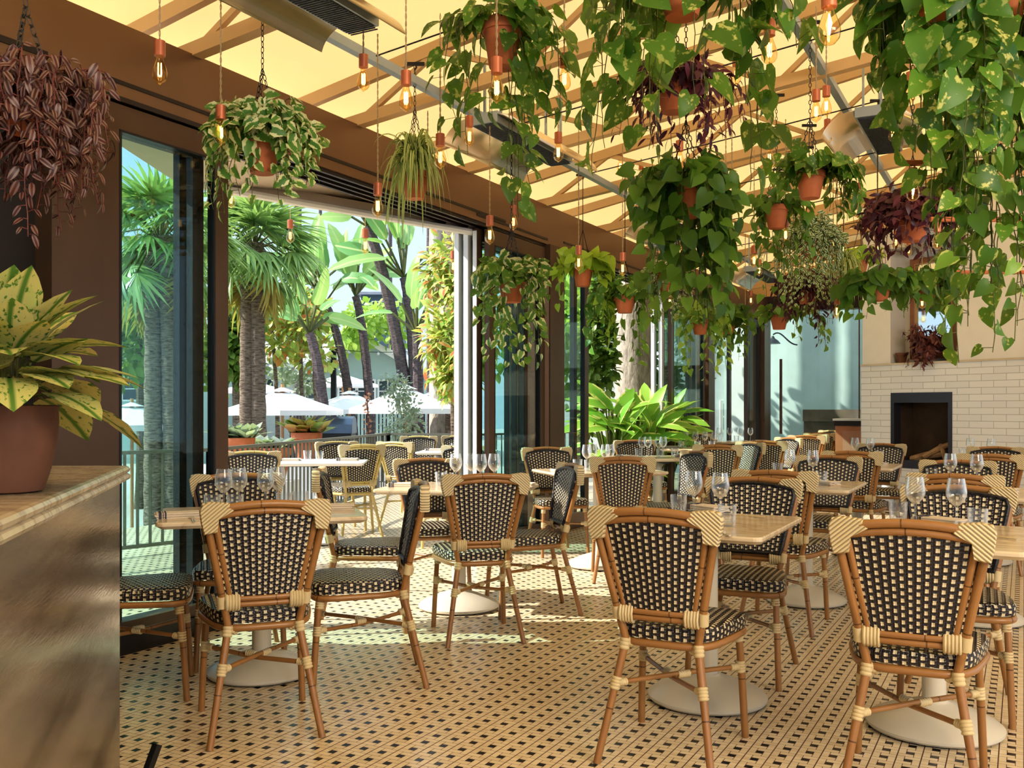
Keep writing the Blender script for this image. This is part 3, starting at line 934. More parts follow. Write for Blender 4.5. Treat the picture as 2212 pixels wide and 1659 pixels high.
# ------------------------------------------------------------------ pendant bulb
def make_bulb(big=False):
    k = 1.0
    root = empty('pendant_bulb')
    m = MB(); m.lathe([(.0235*k, 0), (.0235*k, .064*k), (.018*k, .0665*k), (.004, .067*k), (.0035, .075*k)], n=18, capt=True)   # origin at the socket's lower edge
    s = m.build('socket', M['copper'], root, smooth=True)
    m = MB(); m.lathe([(.014*k, .004), (.0145*k, -.012*k), (.020*k, -.030*k), (.029*k, -.055*k), (.0325*k, -.075*k), (.031*k, -.092*k), (.022*k, -.106*k), (.008*k, -.114*k), (.0035*k, -.121*k), (.001, -.122*k)], n=20, capb=False)
    m.build('glass_bulb', M['bulb'], root, smooth=True)
    m = MB()
    for i in range(4):
        a = i * PI / 2 + .4; x, y = .0085 * math.cos(a), .0085 * math.sin(a); x2, y2 = .0085 * math.cos(a + 1.2), .0085 * math.sin(a + 1.2)
        m.tube([(x, y, -.030), (x * 1.1, y * 1.1, -.078), ((x + x2) * .4, (y + y2) * .4, -.087), (x2 * 1.1, y2 * 1.1, -.078), (x2, y2, -.030)], .0013, n=4)
    m.build('filament', M['filament'], root)
    return root
# ================================================================== THE SETTING
def struct(name, m, mat, parent=None, smooth=False, label=None, cat=None, part=None):
    o = m.build(name, mat, parent, smooth)
    if parent is None:
        o['kind'] = 'structure'
        if label: o['label'] = label
        o['category'] = cat or 'room'
    return o
# floor (rotated so that its local X runs across the room, local Y along it)
m = MB(); m.box(-8.2, 9.0, -3.5, 17.9, -.06, 0)
fl = struct('floor', m, M['tile'], label='cream and black mosaic tile floor laid in a pinwheel pattern', cat='floor')
fl.rotation_euler = (0, 0, -TH)

# ceiling canvas
def cz(w): return 3.54 + .18 * (w + 4)
m = MB()
a, b = -4.98, 9.5
m.add([R(-5, a, cz(a)), R(19, a, cz(a)), R(19, b, cz(b)), R(-5, b, cz(b))], [(0, 3, 2, 1)])
struct('ceiling', m, M['canvas'], label='sunlit yellow canvas roof stretched over the trusses', cat='ceiling')

# left wall: beam, columns, glazed sliding doors
m = MB(); m.rbox(-3, 17.2, -4.32, -4.0, 2.80, 3.17)
struct('wall_left', m, M['beam'], label='bronze painted steel header beam above the sliding glass doors', cat='wall')
m = MB()
m.rbox(3.225, 7.4, -4.002, -3.994, 2.862, 2.882); m.rbox(3.225, 4.06, -4.002, -3.99, 2.775, 2.80)
for w in (-4.03, -4.11, -4.19, -4.27): m.rbox(3.3, 8.2, w - .012, w + .012, 2.775, 2.80)
m.rbox(6.9, 8.24, -4.002, -3.994, 2.835, 2.855)
m.rbox(8.6, 13.3, -4.002, -3.994, 2.862, 2.882)
for w in (-4.03, -4.11, -4.19, -4.27): m.rbox(8.6, 13.3, w - .012, w + .012, 2.775, 2.80)
m.rbox(-3, 2.93, -4.003, -3.992, 2.86, 2.89)
struct('trim_1', m, M['darkbrown'], label='dark sliding door tracks under the bronze header beam', cat='door track')
m = MB(); m.rbox(2.94, 3.225, -4.32, -3.98, 0, 2.80)
struct('trim_2', m, M['brown'], label='wide bronze pillar behind the leafy potted plant', cat='pillar')
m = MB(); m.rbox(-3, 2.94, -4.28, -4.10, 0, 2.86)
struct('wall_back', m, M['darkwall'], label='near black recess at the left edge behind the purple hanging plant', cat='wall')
m = MB(); m.rbox(8.24, 8.56, -4.32, -3.97, 0, 2.80)
struct('trim_3', m, M['brown'], label='bronze column between the first and second door bays', cat='pillar')
m = MB(); m.rbox(13.45, 13.75, -4.32, -3.97, 0, 2.80)
struct('trim_4', m, M['brown'], label='bronze column between the second and third door bays', cat='pillar')
m = MB(); m.rbox(16.75, 17.2, -4.32, -3.96, 0, 3.17)
struct('trim_5', m, M['brown'], label='bronze corner post at the far end of the door wall', cat='pillar')
m = MB(); m.rbox(2.9, 4.1, -4.34, -3.98, 0, .10)
struct('baseboard_left', m, M['darkbrown'], label='dark curb under the first glass door', cat='curb')

dn = [0]
def door(s0, s1, w, st=.10, z1=2.765, mat='brown', edge=None, label='', th=.045, gm='pane'):
    dn[0] += 1
    root = empty(f'door_{dn[0]}', R(s0, w)); root['kind'] = 'structure'; root['label'] = label; root['category'] = 'door'
    def loc(x, y, z):
        p = R(s0 + x, w + y); q = R(s0, w); return (p[0] - q[0], p[1] - q[1], z)
    L = s1 - s0; h = th / 2
    m = MB()
    for (x0, x1, z0, z2) in ((0, st, 0, z1), (L - st, L, 0, z1), (st, L - st, z1 - st * 1.25, z1), (st, L - st, 0, st * 1.6)):
        m.box(x0, x1, -h, h, z0, z2, fn=loc)
    m.build('door_frame', M[mat], root)
    m = MB(); m.box(st - .01, L - st + .01, -.004, .004, st * 1.5, z1 - st, fn=loc); m.build('glass_pane', M[gm], root)
    m = MB()
    for (x0, x1) in ((st, st + .012), (L - st - .012, L - st)): m.box(x0, x1, -h - .002, h + .002, st * 1.6, z1 - st * 1.25, fn=loc)
    m.box(st, L - st, -h - .002, h + .002, z1 - st * 1.25 - .012, z1 - st * 1.25, fn=loc)
    m.build('gasket', M['black'], root)
    if edge:
        m = MB(); e0, e1 = edge
        m.box(e0, e1, -h + .004, h - .004, .02, z1 - .02, fn=loc); m.build('edge_strip', M['alu'], root)
    return root
door(3.24, 4.09, -4.03, label='inner bronze sliding glass door beside the wide pillar')
door(3.34, 3.98, -4.11, mat='darkbrown', label='second nested sliding door behind the glass beside the pillar', st=.07)
door(3.34, 3.96, -4.19, mat='darkbrown', label='third nested sliding door behind the glass beside the pillar', st=.07)
door(7.12, 8.20, -4.03, label='inner bronze sliding door just left of the first column')
door(7.06, 8.0, -4.11, label='second sliding door of the stack left of the first column', mat='brown', st=.07, edge=(-.006, 0))
door(7.04, 8.0, -4.19, label='third sliding door of the stack left of the first column, white edged', mat='alu', st=.07)
door(7.02, 8.0, -4.27, label='outermost white edged sliding door left of the first column', mat='alu', st=.07)
door(8.56, 9.40, -4.10, label='bronze sliding glass door just right of the first column')
door(8.60, 9.30, -4.19, mat='darkbrown', label='nested sliding door behind the glass right of the first column', st=.07)
door(11.9, 13.4, -4.03, label='inner bronze sliding door left of the second column')
door(11.80, 13.3, -4.12, mat='alu', label='white edged sliding door of the stack left of the second column', st=.08)
door(11.76, 13.3, -4.21, mat='alu', label='outer white edged sliding door left of the second column', st=.08)
door(13.75, 14.9, -4.06, label='bronze sliding glass door just beyond the second column')
door(15.9, 16.75, -4.06, mat='darkbrown', label='dark sliding door beside the far corner post')

# far end: glazed screen, dark beam, and the tiled chimney breast
E0 = 17.0
wl = SW(*W(1862, 0, 16.1)[:2])[1]
m = MB(); m.rbox(E0, E0 + .25, -4.0, 1.5, 2.93, 3.2)
struct('wall_far', m, M['darkbrown'], label='dark beam over the glass screen at the far end', cat='wall')
m = MB(); m.rbox(E0, E0 + .3, -4.3, 9.5, 3.2, 6.2)
struct('wall_right', m, M['truss'], label='tan gable panel above the far glass screen', cat='wall')
root = empty('window_1', R(E0, -4)); tag(root, 'frameless glass screen at the far end beside the chimney', 'window', kind='structure')
def eloc(x, y, z):
    p = R(E0 + y, -4 + x); q = R(E0, -4); return (p[0] - q[0], p[1] - q[1], z)
m = MB(); m.box(0, 5, -.006, .006, 0, 2.93, fn=eloc); m.build('glass_pane', M['pane'], root)
m = MB(); m.box(.25, .29, -.05, -.01, .8, 2.1, fn=eloc); m.box(1.55, 1.57, -.012, .012, 0, 2.93, fn=eloc); m.build('pull_handle', M['brown'], root)

# chimney breast, built in its own frame: x along the wall to the right, y into the wall
C0 = np.array((4.53, 12.5)); CE = np.array((.534, -.845)); CN = np.array((.845, .534))
crz = math.atan2(CE[1], CE[0])
root = empty('chimney_breast', (C0[0], C0[1], 0), crz); tag(root, 'white glazed brick chimney breast with plaster niche and black firebox', 'fireplace', kind='structure')
x0, x1 = .452, 1.287
m = MB()
for (a, b, z0, z1) in ((0, x0, 0, 1.79), (x1, 5.5, 0, 1.79), (x0, x1, 0, .50), (x0, x1, 1.435, 1.79)): m.box(a, b, 0, .5, z0, z1)
m.build('brick_facing', M['brick'], root)
m = MB(); m.box(-.005, 5.5, -.012, .4, 1.785, 1.808); m.build('ledge', plain('cream_ledge', (.66, .56, .42), .6), root)
n0, n1 = .42, 1.33
m = MB()
for (a, b, z0, z1) in ((0, n0, 1.80, 6), (n1, 5.5, 1.80, 6), (n0, n1, 3.25, 6)): m.box(a, b, .03, .45, z0, z1)
m.box(n0, n1, .33, .45, 1.8, 3.3); m.build('plaster', plain('cream_plaster', (.88, .83, .76), .8, var=.04), root)
m = MB()
t = .05
for (a, b, z0, z1) in ((x0, x0 + t, .5, 1.435), (x1 - t, x1, .5, 1.435), (x0 + t, x1 - t, 1.31, 1.435), (x0 + t, x1 - t, .5, .60)): m.box(a, b, -.01, .12, z0, z1)
m.build('firebox_surround', plain('charcoal_steel', (.05, .05, .065), .35, .4), root)
m = MB()
m.box(x0, x1, .42, .45, .5, 1.43); m.box(x0, x0 + .02, .1, .45, .5, 1.43); m.box(x1 - .02, x1, .1, .45, .5, 1.43); m.box(x0, x1, .1, .45, 1.34, 1.36); m.box(x0, x1, .1, .45, .5, .52)
m.build('firebox_lining', plain('sooty_brick', (.085, .055, .035), .9, var=.5, scale=6), root)
m = MB(); m.box(-.05, x1 + .2, -.45, 0, 0, .12); m.build('hearth', M['darkbrown'], root)
# logs
lm = plain('fire_log', (.40, .24, .12), .9, 0, var=.6, scale=12, bump=.5)
def cpt(x, y, z): 
    p = C0 + CE * x + CN * y; return (p[0], p[1], z)
for i, (a, b, r) in enumerate((((x0+.15, .20, .60), (x1-.25, .24, .68), .045), ((x0+.35, .16, .64), (x1-.10, .28, .84), .035), ((x1-.22, .2, .62), (x1-.30, .22, .80), .03))):
    m = MB(); p, q = np.array(cpt(*a)), np.array(cpt(*b))
    m.tube([p, p*.5 + q*.5 + np.array((0, 0, .02)), q], [r, r*1.1, r*.8], n=8)
    o = m.build('fire_log', lm, None, True); tag(o, ['long fire log lying low in the firebox', 'slanting fire log resting across the grate', 'short fire log stood upright at the right of the firebox'][i], 'log')
# mirror leaning in the niche
root = empty('framed_mirror', cpt(.875, .27, 1.86), crz); tag(root, 'tall copper framed mirror leaning in the chimney niche', 'mirror')
m = MB(); w, h, fr = .325, 1.26, .065
for (a, b, z0, z1) in ((-w, -w+fr, 0, h), (w-fr, w, 0, h), (-w+fr, w-fr, 0, fr), (-w+fr, w-fr, h-fr, h)): m.box(a, b, -.03, .02, z0, z1)
m.build('frame', plain('copper_wood_frame', (.30, .13, .06), .4, .2, var=.3), root)
m = MB()
for (a, b, z0, z1) in ((-w+fr, -w+fr+.014, fr, h-fr), (w-fr-.014, w-fr, fr, h-fr), (-w+fr, w-fr, fr, fr+.014), (-w+fr, w-fr, h-fr-.014, h-fr)): m.box(a, b, -.036, .0, z0, z1)
m.build('inner_lip', plain('gilt_lip', (.45, .25, .10), .3, .5), root)
m = MB(); m.box(-w+fr, w-fr, -.004, .0, fr, h-fr); m.build('mirror_glass', plain('mirror_glass', (.72, .78, .76), .04, 1.0, var=0), root)

# sideboard beside the chimney
p = W(1840, 0, 13.3)
root = empty('sideboard', (p[0], p[1], 0), -TH + .0); tag(root, 'small orange wood sideboard with dark drawer beside the chimney', 'cabinet')
om = plain('orange_wood', (.50, .20, .10), .5, 0, var=.2)
m = MB(); m.box(-.22, .30, 0, .4, .05, 1.0); m.build('carcass', om, root)
m = MB(); m.box(-.23, .31, -.02, .41, 1.0, 1.07); m.build('dark_rail', M['darkbrown'], root)
m = MB(); m.box(-.25, .33, -.03, .42, 1.07, 1.10); m.build('worktop', M['white'], root)
m = MB(); m.box(-.12, .22, -.012, 0, .10, .93); m.build('door', plain('salmon_panel', (.52, .26, .17), .5), root)

# beyond the far screen: grey-green court wall, counter, lamp
m = MB(); m.rbox(21.5, 21.8, -6, 6, -.2, 3.6)
o = m.build('courtyard_wall', plain('grey_green_render', (.50, .60, .57), .85, var=.25, scale=1.2)); tag(o, 'grey green courtyard wall dappled with light beyond the far glass', 'wall', kind='structure')
m = MB(); m.rbox(20.2, 20.6, -4, 4, .98, 1.22); m.rbox(20.3, 20.5, -4, 4, 0, .98, )
o = m.build('bar_counter', plain('weathered_bar_wood', (.16, .12, .09), .6, var=.4)); tag(o, 'long brown outdoor bar counter beyond the far glass screen', 'counter')
m = MB(); m.rbox(21.2, 21.5, -2.2, 4, 2.15, 2.22)
o = m.build('wall_shelf', M['darkbrown']); tag(o, 'dark shelf high on the courtyard wall', 'shelf')
p = W(1722, 745, 20)
root = empty('gooseneck_lamp', p); tag(root, 'black gooseneck lamp on the courtyard wall beyond the far glass', 'lamp')
m = MB(); m.tube(bez((0, 0, 0), (-.25, -.1, .0), (-.35, -.1, .35), (-.55, -.2, .2), 12), .015, n=6); m.build('arm', M['black'], root)
m = MB(); m.lathe([(.16, -.02), (.10, .05), (.04, .09), (.02, .14)], (-.56, -.2, .03), n=16); m.build('shade', M['black'], root)

# ---------------------------------------------------------------- roof steel
ordn = ['first', 'second', 'third', 'fourth', 'fifth', 'sixth', 'seventh', 'eighth', 'ninth', 'tenth', 'eleventh', 'twelfth']
for i in range(10):
    s = 2.38 + 1.47 * i
    root = empty('roof_truss', R(s, -4, 3.2)); tag(root, f'{ordn[i]} painted steel roof truss from the near end', 'truss', 'trusses under the canvas roof')
    q = R(s, -4, 3.2)
    def L_(w, z): p = R(s, w, z); return (p[0]-q[0], p[1]-q[1], p[2]-q[2])
    W1 = 8.6
    m = MB(); m.beam(L_(-4.95, cz(-4.95) - .06), L_(W1, cz(W1) - .06), .05, .085); m.build('top_chord', M['truss'], root)
    m = MB(); m.beam(L_(-4.6, 3.2 - .072), L_(W1, 3.2 + .12 * (W1 + 4)), .075, .075); m.build('bottom_chord', M['truss'], root)
    m = MB(); w = -4.0; up = False; k = 0
    while w < 7.4:
        wn = w + .62
        za = cz(w) - .08 if up else 3.2 + .12 * (w + 4); zb = cz(wn) - .08 if not up else 3.2 + .12 * (wn + 4)
        m.beam(L_(w, za), L_(wn, zb), .035, .035); w = wn; up = not up
    m.build('web', M['truss'], root)
for i, (w, z, wd) in enumerate(((-3.3, 3.22, .05), (-1.2, 3.50, .05), (1.3, 3.80, .05), (3.6, 4.08, .05))):
    m = MB(); m.rbox(-1, 16.9, w - wd/2, w + wd/2, z, z + .05)
    o = m.build('roof_strut', M['steel']); tag(o, ['long grey steel strut above the near row of heaters', 'grey steel strut running over the middle of the room', 'grey steel strut above the right row of tables', 'grey steel strut furthest to the right under the roof'][i], 'strut')
# braided wires strung under the trusses
for i in range(7):
    s = 4.4 + 1.47 * i; m = MB()
    pts = [R(s + .1 * math.sin(i), w, 3.12 + .13 * (w + 4) - .05 * math.sin((w + 4) / 9 * PI)) for w in np.linspace(-3.2, 7.5, 16)]
    m.tube(pts, .005, n=4); o = m.build('lighting_cable', M['black']); tag(o, f'{ordn[i]} thin black lighting cable strung across the roof, from the near end', 'cable')

# heaters
def heater(s0, s1, w, z, label, wing=.20, duct=False):
    root = empty('infrared_heater', R(s0, w, z), -TH); tag(root, label, 'heater')
    L = s1 - s0
    m = MB(); m.box(-.10, .10, 0, L, 0, .07); m.build('housing', M['steel'], root)
    m = MB(); m.box(-.085, .085, .02, L - .02, -.006, 0.0)
    for i in range(int(L / .02)): m.box(-.082, .082, .03 + i * .02, .036 + i * .02, -.009, -.004)
    m.build('grille', M['grille'], root)
    for sg in (-1, 1):
        m = MB(); n = 9; vs = []
        for y in (0, L):
            for i in range(n):
                a = i / (n - 1) * 1.35
                vs.append((sg * (.10 + wing * math.sin(a) * .95), y, .05 - wing * .75 * (1 - math.cos(a)) - .02 * i / n))
        fs = [(i, i+1, n+i+1, n+i) for i in range(n - 1)]
        m.add(vs, fs); o = m.build('reflector_wing', M['reflector'], root, smooth=True)
        sol = o.modifiers.new('s', 'SOLIDIFY'); sol.thickness = .004
    for y in (.12, L - .12):
        for sx in (-.06, .06):
            m = MB(); m.beam((sx, y, .07), (sx, y, .45), .015, .015); m.build('hanger', M['steel'], root)
    if duct:
        m = MB(); m.box(-.13, .13, L - .3, L + .55, .16, .17); m.build('heat_shield', M['truss'], root); m = MB(); m.box(-.13, .13, L + .2, L + .9, .34, .35); m.build('heat_shield', M['truss'], root)
    return root
heater(2.0, 3.90, -2.92, 3.13, 'long polished heater hanging at the top left of the room', wing=.17)
heater(5.35, 6.5, -3.05, 3.06, 'polished heater hanging behind the large potted pothos', wing=.22)
heater(8.6, 9.9, -3.05, 2.98, 'third polished heater along the door wall', wing=.22)
heater(12.2, 13.4, -3.05, 2.98, 'farthest small heater along the door wall', wing=.22)
heater(7.1, 8.2, -.95, 3.28, 'polished heater with wide wings hanging above the right tables', wing=.24, duct=True)
heater(12.3, 13.3, -.95, 3.28, 'small heater far back on the right row', wing=.22)

# ---------------------------------------------------------------- counter, pot, agaves
F0 = np.array((-1.187, 3.0)); D0 = np.array((.248, -.969)); F1 = F0 + D0 * 3.3
root = empty('service_counter', (F0[0], F0[1], 0)); tag(root, 'burnished metal fronted counter with a stone top at the left', 'counter')
def q2(p): return (p[0] - F0[0], p[1] - F0[1])
nl = np.array((-.969, -.248))
m = MB()
A = F0 + nl * .03 + D0 * .02; B = F1 + nl * .03; Cc = B + np.array((-2.2, 0)); Dd = np.array((-2.8, 2.97))
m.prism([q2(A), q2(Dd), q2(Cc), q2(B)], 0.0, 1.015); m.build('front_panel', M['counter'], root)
m = MB()
def off(e): return [q2(F0 + nl * e + D0 * e), q2(np.array((-2.8, 3.0 - e))), q2(F1 + np.array((-2.2, 0))), q2(F1 + nl * e)]
vs = []; 
for z, e in ((1.015, .012), (1.018, .004), (1.026, 0), (1.034, .004), (1.037, .010), (1.042, .004), (1.050, .002), (1.057, .007), (1.060, .016)):
    vs += [(x, y, z) for x, y in off(e)]
fs = []
for r_ in range(8):
    for k in range(4):
        j = (k + 1) % 4; fs.append((r_*4+k, r_*4+j, (r_+1)*4+j, (r_+1)*4+k)[::-1])
fs += [(0, 1, 2, 3), tuple(32 + k for k in (3, 2, 1, 0))]
m.add(vs, fs); m.build('stone_top', M['counter_top'], root)
m = MB(); m.beam((q2(F0 + D0*.02)[0] + .012, q2(F0)[1] - .02, .0), (q2(F0)[0] + .06, q2(F0)[1] + .06, .17), .022, .022)
o = m.build('foot_bar_bracket', M['black'], root)

pc = W(12, 1080, 2.03)
rng = np.random.default_rng(5)
root = empty('potted_aglaonema', (pc[0], pc[1], 1.06)); tag(root, 'yellow speckled leafy plant in a round terracotta pot on the counter', 'plant')
m = MB(); m.lathe([(.062, 0), (.074, .004), (.088, .05), (.099, .10), (.103, .145), (.102, .175), (.104, .182), (.098, .184), (.092, .175)], n=36); m.build('pot', M['terra_dark'], root, True)
m = MB(); m.lathe([(.001, .168), (.094, .168)], n=24, capb=False); m.build('soil', M['soil'], root)
L = Leaves(); S = MB()
for i in range(66):
    a = rng.random() * 2 * PI; q = (i + .5) / 66
    o = np.array((math.cos(a), math.sin(a), 0)); ln = .13 + .06 * rng.random()
    st = o * .03 + np.array((0, 0, .165)); reach = .03 + .11 * q
    e = o * reach + np.array((0, 0, .165 + .115 * (1 - q ** 1.6) + .03 + .02 * rng.normal()))
    p = bez(st, st + np.array((0, 0, .06)), e - o * .03 + np.array((0, 0, .02)), e, 6); S.tube(p, .003, n=5, cap=False)
    d = o * (.35 + 1.0 * q) + np.array((0, 0, .95 - 1.25 * q)) + rv() * .18
    L.add('broad', e, d, np.array((0, 0, 1)) * (.4 + q) - o * (.6 - .5 * q) + rv() * .15, ln, 1.35)
L.build('leaves', M['aglao'], root); S.build('stems', M['stem'], root)

# ================================================================== FURNITURE
chair_i = make_chair('bistro_chair', 'bamboo')
chair_o = make_chair('bistro_chair', 'bamboo_pale')
def fv(t): t = math.radians(t); return np.array((math.sin(t), math.cos(t)))
def ch_crown(px, d, th, label, pale=False, group=None, sc=None):
    X = (px - CX) / F * d; o = np.array((X, d)) + .30 * fv(th)
    return place(chair_o if pale else chair_i, (o[0], o[1], 0), -math.radians(th), label, group, sc, 'chair')
def ch_at(x, y, th, label, pale=False, group=None):
    return place(chair_o if pale else chair_i, (x, y, 0), -math.radians(th), label, group, None, 'chair')
GI = 'woven bistro chairs inside the room'; GO = 'woven bistro chairs on the sunny patio'
ch_crown(577, 3.55, -21, 'rattan bistro chair nearest the counter, its back to the viewer', group=GI)
ch_crown(512, 5.05, 162, 'rattan chair beyond the left table facing the viewer behind its glasses', group=GI)
ch_at(-.71, 4.40, -101, 'rattan chair drawn up sideways at the right of the left table', group=GI)
ch_at(-1.62, 4.22, 74, 'rattan chair half hidden behind the counter beside the glass door', group=GI)
ch_crown(1050, 5.02, -13, 'rattan chair back view in the middle of the room before the second table', group=GI)
ch_at(.075, 5.88, -103, 'rattan chair sideways at the right of the second table', group=GI)
ch_crown(922, 6.6, 166, 'rattan chair facing the viewer beyond the second table', group=GI)
ch_at(-.80, 5.48, 84, 'rattan chair sideways at the left of the second table, near the doorway', group=GI)
ch_crown(1410, 3.27, 26, 'large rattan chair in the front centre, its back to the viewer', group=GI)
ch_crown(1628, 4.75, 205, 'rattan chair facing the viewer across the front centre table', group=GI)
ch_crown(1965, 2.93, 26, 'large rattan chair nearest the right edge, its back to the viewer', group=GI)
ch_crown(2068, 4.25, 206, 'rattan chair facing the viewer across the right foreground table', group=GI)
ch_crown(1672, 5.30, 27, 'rattan chair back view just behind the front centre table', group=GI)
ch_crown(1790, 6.95, 207, 'rattan chair facing the viewer beyond the second right row table', group=GI)
ch_crown(1840, 7.7, 27, 'rattan chair back view before the third right row table', group=GI)
ch_crown(1903, 9.4, 207, 'rattan chair facing the viewer just left of the firebox', group=GI)
ch_crown(2062, 5.0, 27, 'rattan chair back view behind the right foreground table', group=GI)
ch_crown(2068, 6.35, 206, 'rattan chair facing the viewer beyond the second table on the far right', group=GI)
ch_crown(2140, 7.2, 27, 'rattan chair back view at the right edge before the brick wall', group=GI)
ch_crown(2150, 8.6, 207, 'rattan chair facing the viewer nearest the white brick wall', group=GI)
ch_crown(1345, 6.8, 4, 'rattan chair back view at the near side of the third table', group=GI)
ch_crown(1180, 8.5, 163, 'rattan chair facing the viewer beyond the third table by the column', group=GI)
ch_at(1.20, 7.62, -108, 'rattan chair sideways with a blue sheen right of the third table', group=GI)
ch_crown(1370, 10.4, 170, 'rattan chair facing the viewer in front of the green garden plants', group=GI)
ch_crown(1550, 9.1, 12, 'rattan chair back view at the near side of the fourth table', group=GI)
ch_at(2.16, 9.70, -112, 'rattan chair sideways, the first of the row left of the firebox', group=GI)
ch_crown(1652, 10.2, 20, 'rattan chair back view, the second of the row left of the firebox', group=GI)
ch_at(3.00, 11.25, -114, 'sunlit rattan chair sideways, the third of the row left of the firebox', group=GI)
ch_crown(1742, 12.3, 22, 'rattan chair back view, the fourth of the row left of the firebox', group=GI)
ch_at(3.83, 12.85, -114, 'sunlit rattan chair sideways, the fifth of the row left of the firebox', group=GI)
ch_crown(1772, 13.6, 20, 'rattan chair back view, the sixth of the row left of the firebox', group=GI)
ch_at(4.73, 14.95, -118, 'farthest yellow green rattan chair by the far glass screen', pale=True, group=GI)
ch_crown(1500, 13.2, 175, 'rattan chair facing the viewer at the white stack of doors', group=GI)
# patio
ch_crown(783, 9.2, -28, 'pale framed patio chair seen from behind beside the white table', True, GO)
ch_crown(727, 10.0, 150, 'pale framed patio chair facing the room, left of the dark backed one', True, GO)
ch_crown(852, 9.9, 30, 'pale framed patio chair just right of the dark backed patio chair', True, GO)
ch_crown(543, 7.7, 168, 'pale framed patio chair nearest the door frame by the railing', True, GO)
ch_crown(905, 12.0, 175, 'far patio chair left of the white door edges', True, GO)
ch_crown(993, 12.2, 178, 'far patio chair closest to the white door edges', True, GO)
ch_crown(1005, 8.9, 200, 'patio chair glimpsed behind the glasses beside the doors', True, GO)

tab = make_table('cafe_table', .80, .64)
tabw = make_table('cafe_table', .66, .90)
tabo = make_table('patio_table', .70, .86, topmat='white', enam='white')
TB = {}
def table(key, proto, x, y, th, label, group='square stone topped tables'):
    TB[key] = (x, y, math.radians(th))
    return place(proto, (x, y, 0), -math.radians(th), label, group, None, 'table')
def T(key, dx, dy):     # a point on a table, dx to its right and dy away
    x, y, t = TB[key]
    return x + dx * math.cos(t) + dy * math.sin(t), y - dx * math.sin(t) + dy * math.cos(t)
table('A', tabw, -1.17, 4.50, -17, 'stone topped table beside the counter, at the left')
table('D', tabw, -.33, 5.98, 12, 'second stone table along the glass doors')
table('E', tabw, .68, 7.55, -18, 'third stone table along the doors, crowded with glasses')
table('H', tabw, 1.45, 9.6, -10, 'fourth stone table along the doors near the garden plants')
table('H2', tabw, 2.3, 11.8, 15, 'fifth table along the doors, set with many glasses')
table('H3', tabw, 3.3, 14.2, 20, 'sixth and farthest table along the doors')
table('B', tab, .83, 4.09, 27.5, 'stone topped pedestal table at the front centre')
table('B2', tab, 1.88, 6.16, 27.5, 'second pedestal table behind the front centre one')
table('B3', tab, 2.95, 8.22, 27.5, 'pedestal table nearest the firebox')
table('C', tab, 1.63, 3.72, 27.5, 'stone topped pedestal table at the right foreground')
table('C2', tab, 2.72, 5.62, 27.5, 'pedestal table at the right edge behind the foreground one')
table('C3', tab, 3.75, 7.75, 27.5, 'far right pedestal table before the white brick wall')
table('O1', tabo, -1.78, 8.9, -5, 'white patio table by the railing', 'white patio tables')
table('O2', tabo, -.62, 11.0, 5, 'white patio table beside the door edges', 'white patio tables')

wine = make_wine(); tumb = make_tumbler(); plate = make_plate(); nap = make_napkin(); fork = make_fork(); knife = make_knife()
ZT = .7545
def ware(proto, key, dx, dy, label, cat, rz=0, z=0, group=None):
    x, y = T(key, dx, dy)
    return place(proto, (x, y, ZT + z), -TB[key][2] + math.radians(rz), label, group, None, cat)
TN = {'A': 'left table', 'D': 'second door side table', 'E': 'third door side table', 'H': 'fourth door side table', 'H2': 'fifth door side table', 'H3': 'farthest door side table',
      'B': 'front centre table', 'B2': 'second centre table', 'B3': 'table nearest the firebox', 'C': 'right foreground table', 'C2': 'second right edge table', 'C3': 'far right table', 'O1': 'patio table by the railing', 'O2': 'patio table by the doors'}
def at_px(key, px, py, z=ZT):
    d = (CH - z) * F / (py - CY); X = (px - CX) / F * d
    x, y, t = TB[key]; ax, ay = X - x, d - y
    return ax * math.cos(t) - ay * math.sin(t), ax * math.sin(t) + ay * math.cos(t)
def setting(key, wines, tumblers, naps, plates=(), forks=(), knives=()):
    P_ = ['leftmost', 'second from left', 'third from left', 'fourth from left', 'rightmost']
    for lst, proto, nm, cat in ((wines, wine, 'stemmed wine glass', 'wine glass'), (tumblers, tumb, 'ribbed water tumbler', 'tumbler'), (naps, nap, 'striped folded linen napkin', 'napkin'), (plates, plate, 'small pale side plate', 'plate'), (forks, fork, 'table fork', 'fork'), (knives, knife, 'table knife', 'knife')):
        n = len(lst)
        names = [''] if n == 1 else (['left-hand ', 'right-hand '] if n == 2 else ['leftmost ', 'middle ', 'rightmost '] if n == 3 else ['leftmost ', 'second ', 'third ', 'rightmost '])
        for i, it in enumerate(lst):
            ware(proto, key, it[0], it[1], f'{names[i]}{nm} on the {TN[key]}', cat, it[2] if len(it) > 2 else 0, it[3] if len(it) > 3 else 0, f'{cat}s on the tables')
setting('A', [(-.17, .05), (-.10, .13), (.02, .05), (.08, .14)], [(-.22, -.02), (-.12, -.04), (.10, -.03), (.18, .03)], [(-.36, -.12, 95), (.33, .02, 80)], forks=[(-.30, -.26, 5)])
setting('D', [(-.03, .04), (.05, .12), (.13, .04), (.20, .11)], [(-.12, .02), (-.05, -.08), (.18, -.06)], [(-.32, -.10, 92), (.36, .08, 85)])
setting('E', [(-.08, .05), (0, .12), (.07, .03), (.14, .10)], [(-.17, .02), (-.12, -.09), (.20, -.02)], [(-.33, -.12, 90), (.32, .0, 85)])
setting('H', [(-.14, .06), (-.06, .12), (.03, .04), (.10, .12)], [(-.20, -.02), (.0, -.08), (.18, 0)], [(-.34, -.08, 90), (.30, .05, 85)], plates=[(-.30, .16)])
setting('H2', [(-.18, .06), (-.06, .10), (.06, .04), (.17, .10)], [(-.22, -.08), (-.02, -.08), (.15, -.06)], [(-.36, 0, 90), (.34, 0, 90)])
